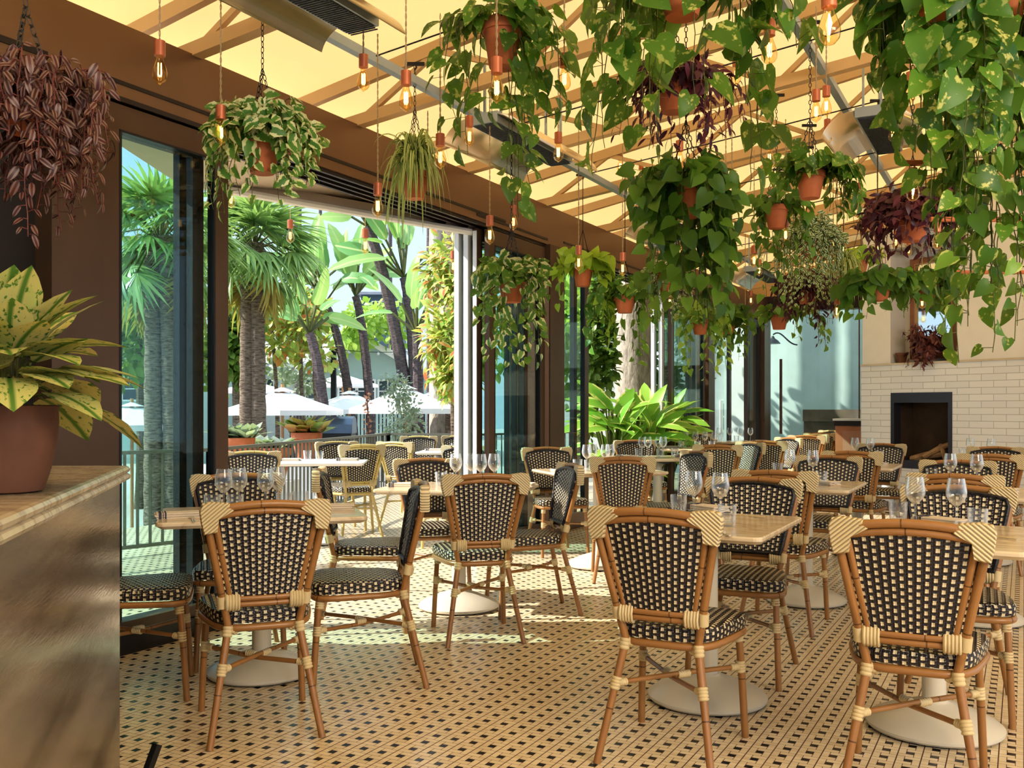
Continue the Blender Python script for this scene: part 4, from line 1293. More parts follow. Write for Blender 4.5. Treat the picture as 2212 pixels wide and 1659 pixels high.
setting('H3', [(-.25, .06), (-.10, .10), (.06, .04), (.20, .10)], [(-.22, -.08), (.02, -.08)], [(-.36, 0, 90), (.34, 0, 90)])
w1 = at_px('B', 1499, 1113); w2 = at_px('B', 1556, 1119); t1 = at_px('B', 1466, 1110); t2 = at_px('B', 1571, 1136)
pl = at_px('B', 1525, 1108)
setting('B', [w1, w2], [t1, t2], [(pl[0], pl[1], 60, .013)], plates=[pl], forks=[(*at_px('B', 1608, 1116), 78)], knives=[(*at_px('B', 1548, 1152), 45)])
setting('B2', [at_px('B2', 1706, 1034), at_px('B2', 1756, 1036)], [at_px('B2', 1680, 1026), at_px('B2', 1774, 1048)], [(.10, .02, 60)], forks=[(.2, -.1, 70)])
setting('B3', [at_px('B3', 1847, 990), at_px('B3', 1880, 991)], [at_px('B3', 1900, 994)], [(.12, .1, 60)])
w1 = at_px('C', 1977, 1134); w2 = at_px('C', 2066, 1140)
setting('C', [w1, w2], [at_px('C', 1940, 1128), at_px('C', 2112, 1146)], [(*at_px('C', 2030, 1130), 60)], forks=[(*at_px('C', 2140, 1160), 60)])
setting('C2', [at_px('C2', 2053, 1048), at_px('C2', 2110, 1051)], [at_px('C2', 2012, 1040), at_px('C2', 2152, 1060)], [(.1, .02, 60)])
setting('C3', [at_px('C3', 2096, 991), at_px('C3', 2141, 993)], [at_px('C3', 2080, 988), at_px('C3', 2158, 996)], [(.12, .1, 60)])
setting('O1', [], [at_px('O1', 664, 993), at_px('O1', 690, 995)], [(-.28, .02, 85), (.25, .02, 85)])
setting('O2', [], [(-.05, .05), (.05, .0)], [(.28, .02, 85), (-.28, .05, 85)])

# ================================================================== PENDANT BULBS
bulb = make_bulb()
PB = [ (345, 87, 170, 'at the top left before the bronze header beam'), (477, 227, 303, 'hanging just left of the variegated basket by the pillar'),
 (785, 117, 187, 'right of the long top left heater'), (877, 152, 230, 'crossed by the grey strut right of the top left heater'),
 (1073, 123, 210, 'in front of the large potted pothos'), (1219, 115, 187, 'just right of the large potted pothos'),
 (816, 395, 460, 'left of the spider plant'), (951, 288, 355, 'above the right side of the spider plant'), (924, 315, 368, 'in front of the spider plant leaves'),
 (1014, 250, 308, 'half hidden behind the large pothos trails'), (1206, 285, 342, 'in front of the second heater'), (1058, 465, 520, 'in front of the white door edges'),
 (1109, 443, 490, 'over the bronze header above the stack of doors'), (499, 392, 442, 'behind the variegated basket by the pillar'),
 (1468, 303, 360, 'over the dense green basket in the centre'), (1250, 530, 578, 'in front of the lime basket'), (1345, 545, 590, 'just right of the lime basket'),
 (1568, 393, 443, 'right of the dense centre basket'), (1662, 297, 357, 'alone above the two potted baskets at the right'),
 (1763, 193, 255, 'left one of a close pair left of the winged heater'), (1785, 185, 242, 'right one of a close pair left of the winged heater'),
 (1787, 257, 305, 'below the close pair left of the winged heater'), (1885, 2, 57, 'at the top edge near the large copper lamp'),
 (1997, 125, 182, 'among the large right hand leaves near the top'), (1966, 155, 215, 'beside the leafy trails left of the right mass'), (1929, 250, 300, 'in front of the winged heater'),
 (1662, 42, 128, 'behind a big leaf near the top right of centre'), (1315, -42, 18, 'cut off by the top edge in the middle'),
 (2055, 382, 427, 'between the copper pipes near the burgundy basket'), (2040, 350, 392, 'just under the upper copper pipe'),
 (1787, 490, 530, 'in a far pair above the lime fern basket, left one'), (1800, 494, 532, 'in a far pair above the lime fern basket, right one'), (1823, 510, 545, 'above the lime fern basket'),
 (1895, 506, 548, 'left of the mirror top'), (1963, 515, 548, 'before the mirror frame top'), (1935, 498, 532, 'under the burgundy basket'), (1581, 530, 578, 'right of the long centre trails'),
 (1697, 472, 518, 'in front of the small orange pot'), (1629, 530, 572, 'above the far beam end'), (1610, 672, 702, 'lowest, before the far corner post'), (1622, 628, 655, 'small and far near the corner post'),
 (1512, 628, 656, 'among the trails before the second column'), (1447, 625, 662, 'before the pale door stack of the second bay'), (1808, 640, 682, 'low, left of the chimney edge'),
 (1992, 625, 662, 'in front of the mirror glass'), (1340, 330, 368, 'far back over the middle of the header'), (1385, 350, 388, 'far back beside the centre basket'),
 (1590, 120, 175, 'far behind the top centre leaves'), (1855, 395, 435, 'between the potted basket and the burgundy one'), (2068, 460, 500, 'behind the lower copper pipe'), (1640, 560, 592, 'far, left of the green column of plants')]
for (px, yt, yb, where) in PB:
    d = 340.0 / (yb - yt); k = F / d
    x, y, z = W(px, yt + .068 * k, d)
    s_, w_ = SW(x, y)
    o = place(bulb, (x, y, z), random.random() * 3, 'clear pendant bulb ' + where, 'pendant bulbs', None, 'pendant light')
    top = 3.16 + .125 * (w_ + 4)
    if w_ < -4: top = 3.0
    L_ = max(.1, top - z)
    m = MB(); n = max(8, int(L_ / .012)); 
    for ph in (0, PI):
        m.tube([(.0028 * math.cos(t * 90 + ph), .0028 * math.sin(t * 90 + ph), t) for t in np.linspace(.07, L_, min(n, 160))], .0024, n=4)
    m.build('cord', M['cord'], o)
for (px, yt, yb, where) in ((627, 478, 525, 'outside before the fan palm'), (789, 498, 548, 'outside against the blue sky'), (979, 545, 590, 'outside before the red tipped shrub')):
    d = 340.0 / (yb - yt) * 1.15; k = F / d; x, y, z = W(px, yt + .06 * k, d)
    o = place(bulb, (x, y, z), 0, 'clear pendant bulb ' + where, 'pendant bulbs', 1.1, 'pendant light')
    m = MB(); m.tube([(0, 0, .07), (0, 0, 2.98 - z)], .0025, n=4); m.build('cord', M['cord'], o)

# copper pipe lamps at the right
def copper_lamp(px, yt, yb, d, pipe_px, pipe_py, label, sock=.055):
    k = F / d; H = (yb - yt) / k
    x, y, z = W(px, yt + H * .36 * k, d)
    root = empty('copper_pipe_lamp', (x, y, z)); tag(root, label, 'lamp')
    q = H / .186
    m = MB(); m.lathe([(.024*q, 0), (.024*q, .066*q), (.012*q, .07*q)], n=20, capt=True); m.build('socket', M['copper'], root, True)
    m = MB(); m.lathe([(.016*q, .004), (.0165*q, -.012*q), (.024*q, -.032*q), (.033*q, -.056*q), (.0355*q, -.075*q), (.032*q, -.098*q), (.018*q, -.114*q), (.001, -.119*q)], n=22, capb=False); m.build('glass_bulb', M['bulb'], root, True)
    m = MB(); m.tube([(0, 0, -.02*q), (.003*q, 0, -.05*q), (0, 0, -.085*q)], [.002*q, .0065*q, .003*q], n=6); m.build('filament', M['filament_hot'], root)
    m = MB()
    if pipe_px is None: m.tube([(0, 0, .07*q), (0, 0, 1.2)], .010, n=8)
    else:
        e = W(pipe_px, pipe_py, d); up = (CY - pipe_py) / k + CH - z
        m.tube([(0, 0, .07*q), (0, 0, up - .02)], .010, n=8)
        m.tube([(-.03, 0, up), ((pipe_px - px) / k, 0, up)], .011, n=8)
    m.build('copper_pipe', M['copper'], root, True)
copper_lamp(1791, -30, 98, 2.55, None, 0, 'large glowing bulb in a copper socket at the top edge')
copper_lamp(1972, 363, 435, 3.3, 2290, 352, 'bulb under the upper copper pipe in front of the burgundy basket')
copper_lamp(2025, 480, 538, 4.0, 2330, 474, 'glowing bulb under the middle copper pipe')
copper_lamp(2076, 595, 638, 5.2, 2300, 588, 'small bulb under the lowest copper pipe')
# ================================================================== HANGING PLANTS
HP = hanging_plant
HP('hanging_pothos', 'large pothos in a plain terracotta pot hanging at the top centre left', 'plant', 1085, 48, 4.6, None, 'heart', .125,
   [(-75, 330), (-50, 225), (-125, 185), (-95, 270), (60, 400), (35, 470), (10, 380), (95, 260), (125, 245), (75, 180), (-20, 260), (50, 300), (20, 480)],
   crown=(.17, .11, 60), pr=.098, ph=.22, mat='pothos', seed=1, step=.085)
HP('hanging_pothos', 'broad leaved pothos with its pot cut off by the top edge', 'plant', 1473, -58, 3.7, None, 'heart', .145,
   [(-150, 150), (-120, 300), (-170, 330), (-90, 260), (-190, 350), (-60, 200), (-40, 330), (60, 200), (170, 260), (180, 340), (110, 130), (150, 90), (-110, 90), (-130, 220), (250, 100), (20, 250), (-80, 340), (160, 400), (200, 60)],
   crown=(.20, .10, 60), pr=.10, ph=.17, mat='pothos', seed=2, step=.10)
HP('hanging_wandering_plant', 'dark purple leaved plant in a pot behind the top pothos', 'plant', 1455, 185, 5.0, None, 'lance', .085,
   [(130, 200), (150, 260), (110, 300), (60, 330), (40, 345), (-30, 300)], crown=(.26, .10, 160), pr=.095, ph=.14, mat='burg', seed=3, step=.03, random_trails=(12, .1, .35, .22), stemmat='stem_red')
HP('hanging_philodendron', 'dense heart leaved philodendron filling the centre of the ceiling', 'plant', 1482, 400, 5.0, None, 'heart', .105,
   [(-95, 470), (-70, 560), (-40, 640), (0, 600), (30, 700), (70, 640), (90, 560), (-90, 420), (60, 690), (-20, 540), (40, 520), (85, 480), (-60, 500), (15, 660), (50, 740), (-110, 400), (-80, 520), (-30, 600), (60, 600), (80, 680), (95, 500), (-50, 560), (25, 640), (65, 560), (-10, 680), (45, 700), (80, 590), (-100, 480)],
   crown=(.20, .12, 110), pr=.10, ph=.17, mat='philo', seed=4, step=.055, random_trails=(8, .4, .75, .20))
HP('hanging_variegated_basket', 'cream edged pothos in a terracotta pot beside the first glass door', 'plant', 567, 300, 4.7, None, 'heart_s', .075,
   [(-70, 470), (-95, 400), (40, 440), (60, 430), (95, 400), (-40, 430), (-80, 350), (75, 385), (20, 400), (100, 335), (-95, 460), (60, 350), (-60, 400), (85, 350), (50, 395), (-30, 380), (-100, 340), (70, 420), (-15, 440), (100, 380)],
   crown=(.23, .18, 300), pr=.092, ph=.17, mat='varieg', seed=5, step=.036)
spider_plant('hanging_spider_plant', 'striped spider plant in a small terracotta pot over the doorway', 896, 372, 5.9, .088, .165, 6, n=150, length=.50)
# striped purple plant at the left edge
HP('hanging_wandering_plant', 'striped purple trailing plant hanging at the left edge', 'plant', 55, 205, 2.75, None, 'lance', .052,
   [(30, 520), (-20, 430), (60, 400), (90, 330), (110, 300), (-60, 420), (-40, 380), (45, 430), (170, 345), (80, 250), (10, 380), (100, 250), (-70, 300), (-20, 330), (60, 320), (25, 450)],
   crown=(.15, .07, 300), pr=.08, ph=.11, mat='trad', seed=7, step=.017, wid=1.3, random_trails=(40, .1, .36, .12), stemmat='stem_red', fork=.25)
HP('hanging_pothos', 'green and white pothos before the first bronze column', 'plant', 1105, 600, 6.6, None, 'heart_s', .085,
   [(-60, 700), (-50, 780), (-20, 740), (20, 790), (45, 700), (55, 780), (65, 640), (-65, 640), (0, 790), (35, 740), (60, 600)],
   crown=(.21, .15, 170), pr=.10, ph=.17, mat=['pothos', 'varieg'], seed=8, step=.05, random_trails=(6, .2, .5, .14))
HP('hanging_lime_pothos', 'lime green pothos in an orange terracotta pot beside the column', 'plant', 1259, 578, 8.6, None, 'heart', .125,
   [(-40, 640), (35, 690), (45, 720), (40, 640), (-45, 600), (50, 620), (-42, 660), (48, 690), (30, 650), (55, 760)], crown=(.21, .14, 110), pr=.096, ph=.17, mat='lime', seed=9, step=.08, near=False)
HP('hanging_pothos', 'leafy basket hanging in the middle of the second opening', 'plant', 1350, 640, 8.6, None, 'heart_s', .11,
   [(-70, 760), (-50, 700), (20, 790), (30, 770), (60, 720), (65, 670), (-65, 660), (0, 740), (-20, 700), (45, 690)], crown=(.22, .14, 90), pr=.10, ph=.15, mat=['green2', 'pothos'], seed=10, step=.06, near=False)
HP('hanging_fig', 'small leaved variegated fig with an orange pot over the second opening', 'plant', 1442, 590, 8.6, None, 'oval', .045,
   [(-20, 700), (20, 680), (40, 640)], crown=(.20, .16, 420), pr=.09, ph=.20, mat='fine', seed=11, step=.025, near=False, random_trails=(14, .2, .5, .12))
HP('hanging_vine', 'low hanging pale stemmed vine before the white door stack', 'plant', 1512, 690, 9.6, None, 'heart_s', .10,
   [(-30, 780), (-20, 810), (30, 815), (50, 790), (10, 830), (-35, 740), (40, 740)], crown=(.20, .13, 110), pr=.09, ph=.15, mat=['green2', 'bush'], seed=12, step=.06, near=False)
HP('hanging_philodendron', 'green philodendron basket before the third door bay', 'plant', 1572, 690, 10.2, None, 'heart', .115,
   [(-20, 760), (20, 780), (30, 740), (0, 800)], crown=(.20, .15, 100), pr=.09, ph=.15, mat='philo', seed=13, step=.06, near=False, random_trails=(6, .1, .35, .12))
HP('hanging_philodendron', 'long trailing philodendron in an orange pot right of centre', 'plant', 1677, 445, 7.2, None, 'heart', .10,
   [(-30, 560), (-20, 640), (30, 600), (50, 520), (20, 660), (60, 560), (-45, 520), (0, 600)], crown=(.19, .10, 60), pr=.092, ph=.17, mat='philo', seed=14, step=.065)
HP('hanging_pothos', 'pothos in a red brown pot hanging from a long chain at the right', 'plant', 1750, 372, 6.0, None, 'heart', .11,
   [(75, 480), (60, 440), (85, 460), (60, 470), (-50, 400), (45, 455), (85, 430), (70, 465), (95, 480), (50, 430), (-60, 380), (-45, 430)], crown=(.21, .13, 75), pr=.092, ph=.165, mat='pothos', seed=15, step=.06)
HP('hanging_fig', 'tall mass of small cream edged leaves right of the centre', 'plant', 1748, 520, 8.0, None, 'oval', .05,
   [(-40, 620), (30, 660), (50, 600), (10, 650), (-30, 560), (55, 560), (-20, 640), (40, 640)], crown=(.26, .20, 620), pr=.09, ph=.15, mat='fine', seed=16, step=.026, near=False, random_trails=(34, .2, .6, .18))
HP('hanging_wandering_plant', 'burgundy leaved plant below the cream edged mass', 'plant', 1742, 625, 8.6, None, 'lance', .09,
   [(-40, 690), (20, 700), (45, 660), (35, 740), (-20, 700), (0, 680), (50, 700), (-50, 660)], crown=(.27, .14, 330), pr=.09, ph=.13, mat='burg', seed=17, step=.032, near=False, random_trails=(12, .15, .4, .18), stemmat='stem_red')
HP('hanging_oxalis', 'dark burgundy bushy basket left of the right hand green mass', 'plant', 1972, 470, 5.2, None, 'lance', .075,
   [(-60, 570), (60, 520), (-45, 540), (80, 500)], crown=(.24, .16, 420), pr=.09, ph=.13, mat='burg', seed=18, step=.026, random_trails=(18, .08, .24, .16), stemmat='stem_red', wid=1.2)
HP('hanging_lime_fern', 'lime green plant in a banded terracotta pot left of the mirror', 'plant', 1857, 560, 9.6, None, 'heart', .10,
   [(-25, 600), (30, 580)], crown=(.19, .10, 90), pr=.085, ph=.165, mat='lime', seed=19, step=.05, near=False)
HP('hanging_philodendron', 'wide philodendron basket before the chimney corner', 'plant', 1896, 612, 7.6, None, 'heart', .13,
   [(-55, 690), (-30, 690), (30, 660), (55, 660), (-60, 650), (45, 640)], crown=(.24, .08, 90), pr=.11, ph=.14, mat='philo', seed=20, step=.06, near=False, random_trails=(6, .08, .22, .16))
HP('hanging_philodendron', 'philodendron basket hanging in front of the mirror', 'plant', 2000, 612, 7.9, None, 'heart', .125,
   [(-40, 660), (40, 660), (20, 690), (-30, 670), (0, 670)], crown=(.22, .09, 80), pr=.10, ph=.14, mat='philo', seed=21, step=.06, near=False, random_trails=(5, .08, .25, .14))
spider_plant('hanging_grass_plant', 'pale grassy plant in a narrow pot left of the lime one', 1822, 598, 9.0, .07, .15, 23, n=80, length=.5, near=False)
HP('hanging_pothos', 'lowest green basket before the far corner post', 'plant', 1683, 680, 9.2, None, 'heart_s', .095,
   [(-30, 710), (40, 730), (80, 740), (60, 700), (100, 750), (20, 700)], crown=(.20, .08, 80), pr=.09, ph=.14, mat=['green2', 'philo'], seed=25, step=.05, near=False)
# right foreground mass
HP('hanging_pothos', 'big leaved pothos hanging close by at the top right', 'plant', 2020, -60, 2.9, None, 'heart', .115,
   [(-70, 200), (-50, 330), (-90, 60), (30, 340), (-15, 260), (60, 400), (90, 300), (-60, 300), (0, 420), (-110, 90), (40, 200), (-25, 120), (100, 420), (70, 120), (10, 330), (-40, 240), (50, 260), (-80, 280), (25, 460), (75, 380), (-100, 160)],
   crown=(.16, .07, 50), pr=.09, ph=.13, mat='pothos', seed=22, step=.075)
HP('hanging_pothos', 'long trailing pothos hanging down the right edge', 'plant', 2160, -40, 3.1, None, 'heart', .085,
   [(-60, 560), (-40, 700), (-70, 640), (-20, 480), (10, 740), (40, 600), (60, 700), (-90, 420), (-55, 780), (0, 620), (30, 500), (70, 560), (-35, 380), (-85, 700), (-100, 560), (-110, 470), (15, 560), (-45, 620), (30, 420), (-70, 360), (-5, 760), (55, 640), (-60, 680), (-95, 620), (50, 300), (-60, 260), (20, 260), (80, 420), (-20, 640), (-75, 500), (45, 680), (65, 200)],
   crown=(.18, .08, 60), pr=.10, ph=.13, mat=['pothos', 'philo', 'green2'], seed=24, step=.058)

# ledge in the niche: burgundy plant and small pots
p = cpt(.86, .10, 1.81)
rng = np.random.default_rng(77)
root = empty('potted_burgundy_plant', p, crz); tag(root, 'burgundy leaved plant spilling over the chimney ledge', 'plant')
pot_mesh(root, .085, .15, 'terra_old'); L = Leaves(); S = MB(); c0 = np.array((0, 0, .15))
for i in range(46):
    a = rng.random() * 2 * PI; o = np.array((math.cos(a), math.sin(a) * .8, 0)); up = rng.random() < .6
    e = c0 + o * (.08 + .22 * rng.random()) + np.array((0, 0, (.05 + .28 * rng.random()) if up else -.05 - .22 * rng.random()))
    if e[1] > .12: e[1] = .12
    if e[2] < .06: e[1] = -.16
    path = bez(c0 + o * .03, c0 + o * .05 + np.array((0, 0, .12)), e + np.array((0, 0, .08)), e, 7)
    stem_leaves(L, S, path, 'lance', .11, .035, c0, .003, wid=1.1, updir=.1)
L.build('foliage', plain('x', (.1,.1,.1)) if False else leafmat('plum_leaf', (.10, .028, .030), (.24, .09, .075), trans=.15), root); S.build('stems', M['stem_red'], root)
for (x, r, h, lab) in ((.53, .075, .13, 'empty terracotta pot at the left end of the chimney ledge'), (1.21, .066, .125, 'empty terracotta pot at the right end of the chimney ledge'), (.70, .07, .12, 'terracotta pot half hidden behind the burgundy plant')):
    root = empty('flower_pot', cpt(x, .10 if x != .70 else .2, 1.808)); tag(root, lab, 'pot'); pot_mesh(root, r, h, 'terra_old')

# ================================================================== PATIO AND GARDEN
GZ = -1.05
m = MB(); m.box(-70, 60, 6, 110, GZ - .1, GZ)
cutters = None
o = m.build('garden_ground', plain('pale_paving', (.42, .41, .39), .9, var=.2, scale=.5)); tag(o, 'pale paved garden court below the patio', 'ground', kind='structure')
m = MB()
def awn(px, d, z): return ((px - CX) / F * d, d, z)
a0, a1 = awn(380, 6.45, 2.76), awn(1032, 8.25, 2.74)
b0, b1 = R(2.6, -4.34, 2.98), R(8.2, -4.34, 2.98)
m.add([b0, b1, a1, a0], [(0, 1, 2, 3)])
m.add([a0, a1, (a1[0] - .02, a1[1] + .03, a1[2] + .10), (a0[0] - .02, a0[1] + .03, a0[2] + .10)], [(0, 1, 2, 3)])
o = m.build('awning', M['awning']); tag(o, 'beige cloth awning over the patio doorway', 'awning')
sol = o.modifiers.new('s', 'SOLIDIFY'); sol.thickness = .012
# awning front bar
m = MB(); m.tube([a0, a1], .03, n=8); o2 = m.build('front_bar', M['white'], o)

def railing(pts, z1, label, step=.11, name='patio_railing', mat='railing', z0=0.0, th=.02, top=.05):
    root = empty(name, (*pts[0], z0)); tag(root, label, 'railing')
    P0 = np.array(pts[0]); m = MB(); mp = MB(); mb = MB()
    for a, b in zip(pts[:-1], pts[1:]):
        a = np.array(a) - P0; b = np.array(b) - P0; L = np.linalg.norm(b - a)
        m.beam((*a, z1 - z0), (*b, z1 - z0), top, .03); m.beam((*a, .08), (*b, .08), .03, .03)
        n = int(L / step)
        for i in range(n + 1):
            q = a + (b - a) * i / n; mb.beam((*q, .08), (*q, z1 - z0 - .01), th, th)
        for q in (a, b): mp.beam((*q, 0), (*q, z1 - z0 + .01), .05, .05)
    m.build('rail', M[mat], root); mb.build('balusters', M[mat], root); mp.build('post', M[mat], root)
    return root
railing([(-4.5, 6.6), (-2.70, 8.6), (-1.80, 14.0), (-.45, 13.6), (1.2, 15.4)], .87, 'olive metal railing round the patio')
m = MB()
# umbrellas
def umbrella(px, py_top, d, r, h, label, zrim=None):
    x, y, zt = W(px, py_top, d)
    root = empty('patio_umbrella', (x, y, GZ)); tag(root, label, 'umbrella', 'white garden umbrellas')
    zt -= GZ; z0 = zt - h; m = MB(); n = 8
    rings = [(0.03, 0), (.26, -.14 * h / .5 * .9)]
    vs = []; fs = []
    for (rr, zz) in ((.001, zt), (r * .22, zt - h * .20)):
        for k in range(n): a = 2*PI*k/n + .2; vs.append((rr * math.cos(a), rr * math.sin(a), zz))
    for (rr, zz) in ((r * .18, zt - h * .26), (r * .6, zt - h * .66), (r, z0), (r * 1.0, z0 - .10)):
        for k in range(n): a = 2*PI*k/n + .2; vs.append((rr * math.cos(a), rr * math.sin(a), zz))
    for q in (0, 2, 3, 4):
        for k in range(n): fs.append((q*n+k, q*n+(k+1) % n, (q+1)*n+(k+1) % n, (q+1)*n+k)[::-1])
    m.add(vs, fs); c = m.build('canopy', M['canvas_w'], root)
    m = MB()
    for k in range(n): a = 2*PI*k/n + .2; m.beam((0, 0, zt - .1), (r*.98*math.cos(a), r*.98*math.sin(a), z0 - .01), .02, .03)
    m.build('ribs', M['woodpole'], root)
    m = MB(); m.tube([(0, 0, 0), (0, 0, zt + .06)], .032, n=8); m.build('pole', M['woodpole'], root)
umbrella(610, 836, 19.5, 1.22, .47, 'white umbrella nearest, at the left of the doorway view')
umbrella(755, 843, 23.0, 1.12, .46, 'white umbrella in the middle of the garden view')
umbrella(876, 830, 19.3, 1.12, .49, 'white umbrella at the right of the garden view')
umbrella(930, 846, 23.0, .95, .42, 'white umbrella half hidden behind the right one')
umbrella(740, 805, 34.0, 1.25, .42, 'small grey umbrella before the gabled house')
umbrella(548, 820, 38.0, 1.4, .45, 'distant white umbrella behind the fan palm')
umbrella(285, 868, 17.0, 1.0, .40, 'white umbrella seen through the first glass door')

def tree(px, py, d, rx, rz, n, size, mat, label, trunk=None, leaf='oval', name='garden_tree', seed=0, ry=None, clump=14, wid=1.2, trunk_r=.12, bk='bark', cat='tree'):
    global rng
    rng = np.random.default_rng(1000 + seed)
    c = np.array(W(px, py, d)); root = empty(name, (c[0], c[1], GZ)); tag(root, label, cat, None)
    h = c[2] - GZ; ry = ry or rx; L = Leaves()
    cc = [rv() * np.array((rx, ry, rz)) * (.45 + .5 * rng.random()) for _ in range(clump)]
    for i in range(n):
        q = cc[rng.integers(clump)]; v = rv(); p = q + v * np.array((rx, ry, rz)) * .42 * rng.random() ** .4
        d_ = v + np.array((0, 0, -.2)) + rv() * .5
        L.add(leaf, p + (0, 0, h), d_, v * .6 + np.array((-.35, -.3, .6)) + rv() * .4, size * (.7 + .6 * rng.random()), wid)
    L.build('foliage', M[mat], root)
    if trunk is not False:
        m = MB()
        for t in (trunk or [(0, 0)]):
            m.tube(bez((t[0], 0, 0), (t[0] + .1, 0, h * .3), (t[1] * .5, 0, h * .6), (t[1], 0, h), 8), np.linspace(trunk_r, trunk_r * .6, 8), n=8)
        m.build('trunk', M[bk], root, True)
    return root

def fan_palm(px, py, d, R_, label, trunks=((0, 0),), nf=46, seed=0, tr=.14):
    global rng
    rng = np.random.default_rng(2000 + seed)
    c = np.array(W(px, py, d)); root = empty('fan_palm', (c[0], c[1], GZ)); tag(root, label, 'palm tree')
    h = c[2] - GZ; L = Leaves(); LD = Leaves(); S = MB()
    for i in range(nf):
        a = rng.random() * 2 * PI; el = rng.uniform(-1.1, 1.35); o = np.array((math.cos(a) * math.cos(el), math.sin(a) * math.cos(el), math.sin(el)))
        dry = el < -.75
        pl = R_ * (.42 + .2 * rng.random()); e = np.array((0, 0, h)) + o * pl + np.array((0, 0, -.12 * R_))
        S.tube([(0, 0, h - .1), (np.array((0, 0, h)) + e) / 2 + np.array((0, 0, .08)), e], .015, n=4)
        lat = np.cross(o, (0, 0, 1.0)); lat /= np.linalg.norm(lat) + 1e-9; nn = np.cross(lat, o)
        for k in range(21):
            t = (k / 20 - .5) * 3.9
            dd = o * math.cos(t) + lat * math.sin(t) + np.array((0, 0, -.25)) + rv() * .05
            (LD if dry else L).add('blade', e, dd, nn + rv() * .2, R_ * (.52 + .12 * rng.random()) * (.75 + .25 * math.cos(t)), .85)
    L.build('fronds', M['palm'], root); LD.build('dry_fronds', M['palm_dry'], root); S.build('frond_stalks', M['stem'], root)
    for (x0, x1) in trunks:
        m = MB(); zz = np.linspace(0, h, 26)
        m.tube([(x0 + (x1 - x0) * (z / h), 0, z) for z in zz], [tr * (1 + .10 * (i % 2)) * (1 - .15 * z / h) for i, z in enumerate(zz)], n=10); m.build('trunk', M['bark'], root, True)
fan_palm(548, 525, 17.0, 1.30, 'fan palm with a shaggy crown at the left of the doorway', trunks=((-.12, -.10), (.10, .05)), seed=1)
fan_palm(345, 510, 15.0, 1.35, 'fan palm seen through the first glass door', trunks=((-.1, -.1), (.25, .1)), seed=2, nf=44)

def strelitzia(base_px, base_py, mid, top_px, top_py, d, leafL, n, label, seed=0, tr=.13, spread=1.1):
    global rng
    rng = np.random.default_rng(3000 + seed)
    b = np.array(W(base_px, base_py, d)); t = np.array(W(top_px, top_py, d)); mm = np.array(W(*mid, d))
    b[2] = GZ
    root = empty('bird_of_paradise_tree', tuple(b)); tag(root, label, 'tree')
    P = bez(b * 0, (mm - b) * .7, (mm - b) * .5 + (t - b) * .5, t - b, 22)
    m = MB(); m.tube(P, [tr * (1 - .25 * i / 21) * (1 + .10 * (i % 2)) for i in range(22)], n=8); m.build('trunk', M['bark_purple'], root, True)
    T_ = P[-1] - P[-3]; T_ /= np.linalg.norm(T_); L = Leaves(); S = MB()
    for i in range(n):
        a = rng.random() * 2 * PI; q = rng.random() ** .7
        o = np.array((math.cos(a), math.sin(a), 0)) * q * spread + T_ * (1.15 - .8 * q) + np.array((0, 0, .35)); o /= np.linalg.norm(o)
        pl = leafL * (.45 + .45 * rng.random()); e = P[-1] + o * pl
        S.tube([P[-1], P[-1] + o * pl * .6, e], .03, n=4)
        L.add('paddle', e, o * .9 + np.array((0, 0, .1 - .7 * q)) + rv() * .15, np.array((0, -.8, .5)) + rv() * .7, leafL * (.75 + .45 * rng.random()), .85)
    L.build('leaves', M['paddle'], root); S.build('leaf_stalks', M['stem'], root)
strelitzia(772, 870, (760, 760), 702, 655, 26, 1.1, 12, 'leaning bird of paradise tree with a purple trunk left of the gable', 1)
strelitzia(806, 870, (800, 740), 768, 640, 26, 1.15, 13, 'bird of paradise tree in the middle before the gable', 2)
strelitzia(715, 860, (700, 780), 668, 720, 21, .8, 9, 'short bird of paradise plant left of the dark post', 3)
strelitzia(905, 850, (865, 660), 795, 490, 24, .8, 10, 'tall leaning bird of paradise tree crossing the sky', 4, tr=.16)
strelitzia(900, 850, (900, 700), 872, 600, 24, 1.25, 13, 'bird of paradise crown right of the tall leaning one', 5)
strelitzia(905, 850, (905, 760), 900, 720, 22, 1.1, 8, 'low upright paddle leaves left of the red tipped shrub', 6)
strelitzia(690, 850, (690, 700), 680, 620, 26, 1.2, 8, 'broad paddle leaves rising beside the fan palm', 7)
def trunk_only(px, d, r, label, ztop=14, lean=0, bk='bark', z0=GZ, name='tall_palm_trunk'):
    x, y, _ = W(px, CY, d); m = MB(); zz = np.linspace(0, ztop - z0, 40)
    m.tube([(lean * z / 10, 0, z) for z in zz], [r * (1 + .05 * (i % 2)) for i in range(40)], n=12)
    o = m.build(name, M[bk], None, True); o.location = (x, y, z0); tag(o, label, 'palm trunk'); return o
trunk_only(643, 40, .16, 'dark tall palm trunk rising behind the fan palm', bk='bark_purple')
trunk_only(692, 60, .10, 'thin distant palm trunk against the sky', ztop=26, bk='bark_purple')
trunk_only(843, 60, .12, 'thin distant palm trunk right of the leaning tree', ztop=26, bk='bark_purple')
trunk_only(984, 20, .21, 'thick textured palm trunk near the white door edges')
trunk_only(948, 20.5, .20, 'thick pale palm trunk behind the red tipped shrub', bk='bark_pale')
trunk_only(1372, 14.5, .30, 'massive pale tree trunk in the second opening', bk='bark_pale')
trunk_only(930, 30, .12, 'slim dark palm trunk behind the tall crown', bk='bark_purple')

